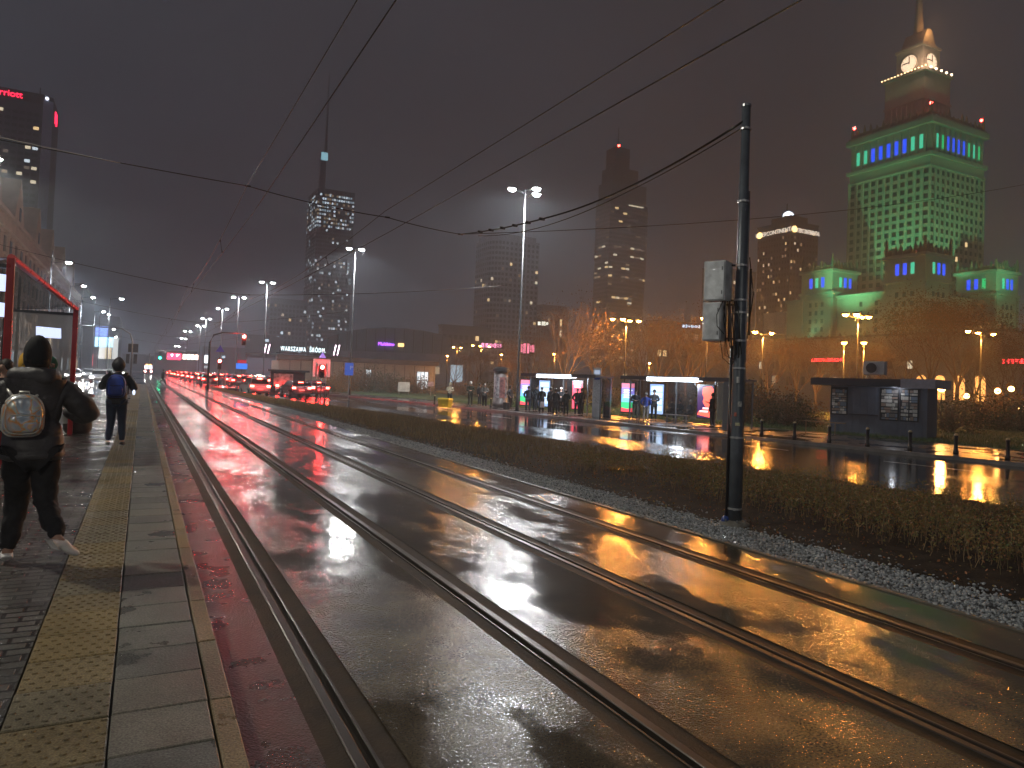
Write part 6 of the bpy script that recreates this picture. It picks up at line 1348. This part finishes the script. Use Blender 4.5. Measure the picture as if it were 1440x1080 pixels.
bag('small holographic backpack with pale piping on the back of the person in the beanie', P1, (-.07, -.175, 1.20), .26, .31, .10, m_holo, m_trim)
P2, J2 = person('person walking away in a hooded black jacket and dark jeans with a blue backpack', (-.42, 16.3, PZ), rad(-4), 'walk', coat=(.018, .018, .024), trous=(.022, .035, .07), shoe=(.012, .012, .014), h=1.76, arms='straps', lv=2, near=True, hood=True, build=1.12, fold=.010, legs=dict(kneeL=(-.09, .03, .50), ankL=(-.12, -.02, .09), toeL=(-.14, .13, .04), kneeR=(.10, .05, .50), ankR=(.13, -.05, .10), toeR=(.15, .1, .05)))
bag('bright blue backpack on the back of the hooded person', P2, (0, -.15, 1.22), .34, .46, .17, fabric('blue_nylon', (.012, .045, .30), .45), mat('black_strap', (.015, .015, .02), .6), 1.2)
MB().ball((.30, -.09, 1.10), .045, 8, 6, sc3=(.6, .3, 1.2)).build('reflector', emit('glint_patch', (.7, .8, 1), 1.5), P2)  # light bouncing off the patch is drawn as its own glow
q = gnd(228, 543, 0); person('distant person in black striding across the tram tracks', (q.x, q.y, 0), rad(-70), 'stride', coat=(.015, .015, .018), h=1.78, arms='pockets', lean=.12)
# by the tram shelter
q = at(37, 512, 9.6); person('person in a yellow and red knitted hat behind the one in the black beanie', (q.x, q.y, PZ), rad(185), 'stand', coat=(.16, .03, .04), trous=(.02, .02, .03), hat=(.55, .30, .03), h=1.70, arms='pockets')
q = at(8, 520, 10.6); person('person standing at the left picture edge behind the near red post', (q.x, q.y, PZ), rad(150), 'stand', coat=(.02, .02, .03), h=1.66, arms='pockets')
q = at(80, 512, 13.9); person('person in a green hood standing behind the tram shelter end glass', (q.x-.1, q.y, PZ), rad(-150), 'stand', coat=(.03, .16, .09), h=1.72, arms='pockets', hood=True)
# waiting at the shelters
G_ = 'people waiting at the bus stops'
def at_stop(px, py, label, **k):
    q = gnd(px, py, -.13); f = k.pop('face', 'out'); a = {'out': rad(82), 'cam': pi-math.atan2(q.x, q.y), 'away': -math.atan2(q.x, q.y), 'left': rad(20), 'right': rad(-160)}[f] if isinstance(f, str) else f
    return person(label, (q.x, q.y, -.13), a, group=G_, **k)
at_stop(632, 570, 'person in a cream hooded coat standing beside the yellow box', coat=(.50, .46, .34), trous=(.015, .015, .02), hood=True, h=1.72, arms='front', face='cam')
at_stop(661, 572, 'tall person in dark green with a white cap, left of the one in grey', coat=(.035, .045, .03), trous=(.03, .035, .02), hat=(.6, .6, .58), h=1.86, arms='front', face='cam')
at_stop(674, 571, 'person in black half hidden behind the one in the grey jacket', coat=(.012, .012, .014), h=1.78, arms='down', face='right')
at_stop(681, 573.5, 'broad person in a grey jacket holding dark bags', coat=(.13, .14, .14), trous=(.015, .015, .018), h=1.76, arms='front', face='cam', build=1.2, hair=(.3, .3, .3))
at_stop(717, 576, 'person in dark grey just left of the tall lamp mast', coat=(.045, .05, .06), h=1.72, arms='pockets', face='right')
C1 = [(742, 580, 'person with a pale backpack leftmost in the crowd at the farther shelter', (.03, .035, .045), 'away', 1.75), (752, 579.5, 'tall person bending over in black at the farther shelter', (.015, .018, .022), 'right', 1.86), (761, 582, 'person in a long black coat before the blue timetable of the farther shelter', (.012, .012, .014), 'away', 1.72), (773, 583, 'person in black left of the middle of the crowd at the farther shelter', (.016, .016, .02), 'left', 1.74), (780, 585, 'person in a long dark brown coat nearest the kerb at the farther shelter', (.040, .034, .034), 'away', 1.66), (788, 582.5, 'person in black with pale hair in the middle of the crowd', (.014, .014, .016), 'cam', 1.74), (795.5, 585, 'person in a dark olive jacket before the glass of the farther shelter', (.03, .034, .03), 'away', 1.62), (811, 585, 'person in a dark patterned jacket before the red poster', (.03, .03, .032), 'cam', 1.72), (817, 585.5, 'slim person in black at the right end of the farther shelter', (.012, .012, .012), 'left', 1.76)]
for i, (px, py, lb, c, f, h) in enumerate(C1): at_stop(px, py, lb, coat=c, trous=(.02, .025, .04) if i in (0, 7) else (.012, .012, .015), face=f, h=h, arms=['pockets', 'front', 'phone', 'pockets'][i % 4], long_=.34 if i in (2, 4) else .02, build=1.1, lean=.18 if i == 1 else 0, hair=(.35, .3, .24) if i == 5 else (.02, .014, .01))
at_stop(893, 591.5, 'person in a dark jacket and khaki trousers looking at a phone before the pastel poster', coat=(.025, .03, .04), trous=(.13, .12, .095), h=1.78, arms='front', face='cam')
at_stop(907.5, 593, 'person in a bright blue jacket and light trousers at the nearer shelter', coat=(.02, .05, .28), trous=(.30, .28, .26), h=1.66, arms='pockets', face='away', hair=(.15, .15, .15))
at_stop(919, 592.5, 'person in dark grey holding a paper before the pale timetable', coat=(.04, .045, .05), trous=(.012, .012, .014), h=1.84, arms='front', face='cam')
at_stop(1001, 601.5, 'person in black standing before the coral poster at the nearer shelter', coat=(.014, .012, .014), h=1.80, arms='phone', face='left')
for px, py, lb, c in ((942, 590, 'seated person in brown on the shelter bench, left of three', (.07, .05, .045)), (953, 592, 'seated person in black on the shelter bench, middle of three', (.014, .014, .016)), (968, 594, 'seated person in black with a white scarf, right of three on the bench', (.03, .03, .035))):
    q = gnd(px, py, -.13); person(lb, (q.x+.35, q.y+.25, -.13), rad(100), 'sit', coat=c, h=1.72, arms='front', group=G_, hat=(.12, .02, .02) if px == 942 else None, hair=(.4, .38, .34) if px == 968 else (.02, .014, .01))
q = gnd(712, 577, -.13); t = thing('suitcase', 'small black suitcase standing by the person in dark grey at the lamp mast', 'suitcase', (q.x, q.y, -.13), .3)
MB().box((0, 0, .3), (.42, .26, .5)).build('body', m_blk, t, bevel=.03); MB().tube([(-.1, 0, .55), (-.1, 0, .72), (.1, 0, .72), (.1, 0, .55)], .012, 6).build('handle', m_dark, t)
q = gnd(764, 583, -.13); t = thing('shopping_bag', 'white shopping bag in the crowd at the farther shelter', 'bag', (q.x-.05, q.y+.1, -.13), .4); MB().box((0, 0, .62), (.34, .14, .36), tx=.85, ty=.6).build('body', mat('white_bag', (.7, .7, .7), .5), t, bevel=.02); MB().tube([(-.08, 0, .79), (0, 0, .92), (.08, 0, .79)], .008, 5).build('handle', m_blk, t)

# ================================================================ CARS
m_tail = emit('tail_light', (1, .03, .02), 110); m_hl = emit('head_light', (1, .97, .9), 120); m_tailf = emit('tail_light_far', (1, .03, .02), 130); m_hlf = emit('head_light_far', (1, .96, .9), 120, 'NONE')
m_tyre = mat('tyre', (.015, .015, .016), .7); m_cg = mat('car_glass', (.012, .014, .017), .08); m_plate = mat('plate', (.55, .55, .52), .4)
def car(label, loc, rz, paint, group, suv=0, rear=True, far=False, headon=False, brake=True):
    t = thing('car', label, 'car', loc, rz, group); L_, W_, H_ = 4.35, 1.80, 1.48+suv*.18; g_ = .22+suv*.04
    side = [(-2.15, g_+.12), (-2.17, .62), (-2.12, .88), (-2.02, .98+suv*.06), (-1.0, 1.0+suv*.06), (.6, .98+suv*.05), (1.3, .92+suv*.05), (1.95, .74+suv*.05), (2.13, .55), (2.12, g_+.08), (1.9, g_), (-1.95, g_)]
    b = MB(); n = len(side); vs = []
    for x, k in ((-W_/2+.02, .96), (-W_/2, 1), (W_/2, 1), (W_/2-.02, .96)):
        for y, z in side: vs.append((x*(1-.10*max(0, abs(y)-1.6)), y, z*(1 if k == 1 else 1)))
    fs_ = [tuple(reversed(range(n))), tuple(3*n+i for i in range(n))]+[(j*n+i, j*n+(i+1) % n, (j+1)*n+(i+1) % n, (j+1)*n+i) for j in range(3) for i in range(n)]
    b.add(vs, fs_); pm = mat('paint_%.2f_%.2f_%.2f' % paint, paint, .22, spec=.6); bd = b.build('body', pm, t, bevel=.035)
    z0 = .96+suv*.06; gh = [(-2.0, z0), (-1.72, H_-.14), (-1.45, H_-.03), (-.4, H_), (.25, H_-.04), (1.05, z0-.02)]
    b = MB(); vs = []; n = len(gh)
    for s in (-1, 1):
        for y, z in gh: vs.append((s*(W_/2-.10-.17*(z-z0)/(H_-z0)), y, z))
    b.add(vs, [tuple(reversed(range(n))), tuple(n+i for i in range(n))]+[(i, (i+1) % n, n+(i+1) % n, n+i) for i in range(n)]); b.build('cabin', pm, t, bevel=.03)
    def pane(nm, pts): MB().add(pts, [tuple(range(len(pts)))]).build(nm, m_cg, t)
    w0 = W_/2-.14; w1 = W_/2-.27
    pane('rear_window', [(-w0, -2.003, z0+.05), (w0, -2.003, z0+.05), (w1, -1.758, H_-.17), (-w1, -1.758, H_-.17)])
    pane('windscreen', [(-w0, 1.02, z0+.03), (w0, 1.02, z0+.03), (w1, .33, H_-.07), (-w1, .33, H_-.07)])
    for s in (-1, 1): pane('side_window', [(s*(W_/2-.094), -1.75, z0+.04), (s*(W_/2-.094), .85, z0+.03), (s*(W_/2-.235), .22, H_-.10), (s*(W_/2-.235), -1.5, H_-.12)])
    for s in (-1, 1):
        for y in (-1.3, 1.32):
            wh = MB().tube([(s*(W_/2-.20), y, .32), (s*(W_/2+.01), y, .32)], .32, 18).build('wheel', m_tyre, t); MB().tube([(s*(W_/2), y, .32), (s*(W_/2+.022), y, .32)], .19, 12).build('rim', m_galv, wh)
        MB().box((s*(W_/2+.07), .55, z0+.06), (.16, .10, .12)).build('mirror', pm, t, bevel=.02)
        MB().box((s*(W_/2-.20), -2.165, .82+suv*.05), (.30, .05, .16)).build('tail_light', (m_tailf if far else m_tail) if rear else mat('tail_off', (.2, .01, .01), .3), t)
        MB().box((s*(W_/2-.24), 2.09, .66), (.34, .10, .14)).build('headlight', (m_hlf if far else m_hl) if headon else mat('lens_clear', (.5, .5, .5), .15), t)
    if rear and brake: MB().box((0, -1.80, H_-.15), (.42, .04, .05)).build('brake_light', m_tailf if far else m_tail, t)
    MB().box((0, -2.185, .62), (.5, .015, .12)).build('licence_plate', m_plate, t); MB().box((0, -2.19, .38), (1.5, .06, .2)).build('bumper', m_blk, t, bevel=.02)
    return t
CG = 'cars braking in the queue before the crossing'
def road_pt(px, py): return gnd(px, py, -.25)
qs = [(362, 557, (.22, .21, .22), 1, 'tall grey car glowing red at the left of the braking queue, nearest to the tracks'), (396, 553.5, (.45, .45, .46), 0, 'pale car second from the left in the braking queue'), (420.5, 558.5, (.05, .02, .03), 0, 'dark car third from the left in the braking queue'), (447, 557.5, (.10, .02, .03), 0, 'dark car at the right end of the braking queue')]
for px, py, c, sv, lb in qs:
    q = road_pt(px, py); q.y += 2.2; t = car(lb, (q.x, q.y, -.25), rad(6), c, CG, sv)
    lamp_light(t, (0, -2.6, .75), 60, (1, .02, .02), .15)
pk = [(327, 543.5, (.06, .05, .05), 'parked dark car behind the queue, left one with a reddish flank'), (344, 544, (.4, .4, .4), 'parked pale car behind the queue right of the low signal'), (308, 540, (.1, .1, .11), 'parked dark car behind the white lattice barrier')]
for px, py, c, lb in pk: q = gnd(px, py, -.15); car(lb, (q.x+1, q.y+8, -.13), rad(70), c, 'parked cars by the station', 0, False)
fr = random.Random(8); proto = car('red-lit car in the far traffic jam, straight behind the front car beside the tracks', (7.4, 104, -.01), 0, (.25, .03, .03), 'distant traffic jam', 0, True, True)
place = ['second behind the crossing', 'third behind the crossing', 'beside the empty far lane']
pos = [(10.6, 101), (13.6, 108), (7.2, 116), (10.4, 114), (7.3, 129), (10.6, 127), (13.2, 124), (7.2, 143), (10.3, 141), (7.1, 159), (10.2, 156), (12.9, 150), (7.2, 178), (10.2, 174), (7.2, 200), (10.1, 205), (7.2, 230), (10, 240), (16.2, 104), (13.4, 138), (15.8, 118), (13.0, 164), (12.6, 182), (15.4, 132), (7.2, 94), (10.4, 93), (10.2, 188), (7.2, 188)]
cnt = {}; nth = ['first', 'second', 'third', 'fourth', 'fifth', 'sixth', 'seventh', 'eighth', 'ninth', 'tenth', 'eleventh', 'twelfth']
for x, y in sorted(pos, key=lambda q: q[1]):
    ln_ = 'tracks' if x < 8.5 else ('middle' if x < 12 else 'outer'); k = cnt.get(ln_, 0)+(1 if ln_ == 'tracks' and y > 104 and cnt.get(ln_, 0) == 1 else 0); cnt[ln_] = k+1
    dup(proto, (x, y, -.01), label='%s red-lit car of the distant jam, in the lane %s' % (nth[k], {'tracks': 'beside the tram tracks', 'middle': 'in the middle', 'outer': 'farthest from the tracks'}[ln_]))
lamp_light(None, (8.8, 99, 1.0), 260, (1, .03, .02), .5); lamp_light(None, (8.8, 122, 1.0), 260, (1, .03, .02), .5)
tx = car('yellow taxi in the far traffic jam right of the red cars', (13.4, 97, -.01), 0, (.55, .38, .03), 'distant traffic jam', 0, True, True); MB().box((0, -.4, 1.53), (.6, .2, .14)).build('roof_sign', emit('taxi_sign', (1, .95, .8), 2), tx)
lp = [(-4.4, 96, 'leading oncoming car with bright headlights on the left carriageway'), (-7.8, 108, 'second oncoming car with headlights, beside the left pavement'), (-4.6, 122, 'third oncoming car with headlights on the left carriageway')]
p2 = None
for i, (x, y, lb) in enumerate(lp+[(-7.6, 132, ''), (-4.4, 150, ''), (-7.7, 165, ''), (-4.5, 186, ''), (-4.5, 225, ''), (-7.6, 205, '')]):
    lb = lb or 'far oncoming car reduced to two headlights'
    if p2 is None: p2 = car(lb, (x, y, -.06), pi, (.35, .35, .36), 'oncoming cars on the left carriageway', 0, False, True, True)
    else: dup(p2, (x, y, -.06), label=lb, group='oncoming cars on the left carriageway' if i < 3 else 'far oncoming cars')
lamp_light(None, (-6, 93, .9), 500, (1, .95, .88), .3, 120, (.1, -1, -.08))
# distant tram head-light at the vanishing point
q = at(196, 521, 230)
t = thing('tram', 'distant tram seen only as a bright front at the vanishing point', 'tram', (1.6, 235, 0)); MB().box((0, 6, 1.85), (2.4, 12, 3.0)).build('body', mat('tram_red', (.35, .04, .03), .35), t, bevel=.1)
MB().box((0, -.03, 2.2), (2.0, .05, 1.1)).build('windscreen', emit('tram_interior', (.8, .9, 1), 3, NS), t)
for s in (-1, 1): MB().ball((s*.8, -.06, 1.0), .14, 8, 6).build('headlight', m_hlf, t)
MB().box((0, -.05, 2.95), (1.4, .05, .28)).build('destination_display', emit('display_amber', (1, .6, .15), 4, NS), t)

# ================================================================ HAZE
hz = MB().b2(-215, 700, -75, 900, -1.42, 330).build('haze', None) if False else None
m = bpy.data.materials.new('haze_air'); m.use_nodes = True; m.node_tree.nodes.clear(); ou = m.node_tree.nodes.new('ShaderNodeOutputMaterial'); pv = m.node_tree.nodes.new('ShaderNodeVolumePrincipled')
pv.inputs['Color'].default_value = (.78, .88, 1, 1); pv.inputs['Density'].default_value = .0016; pv.inputs['Anisotropy'].default_value = .25; m.node_tree.links.new(pv.outputs[0], ou.inputs['Volume'])
o = MB().b2(-225, 955, -85, 1055, -1.42, 345).build('haze', m); tag(o, kind='stuff')
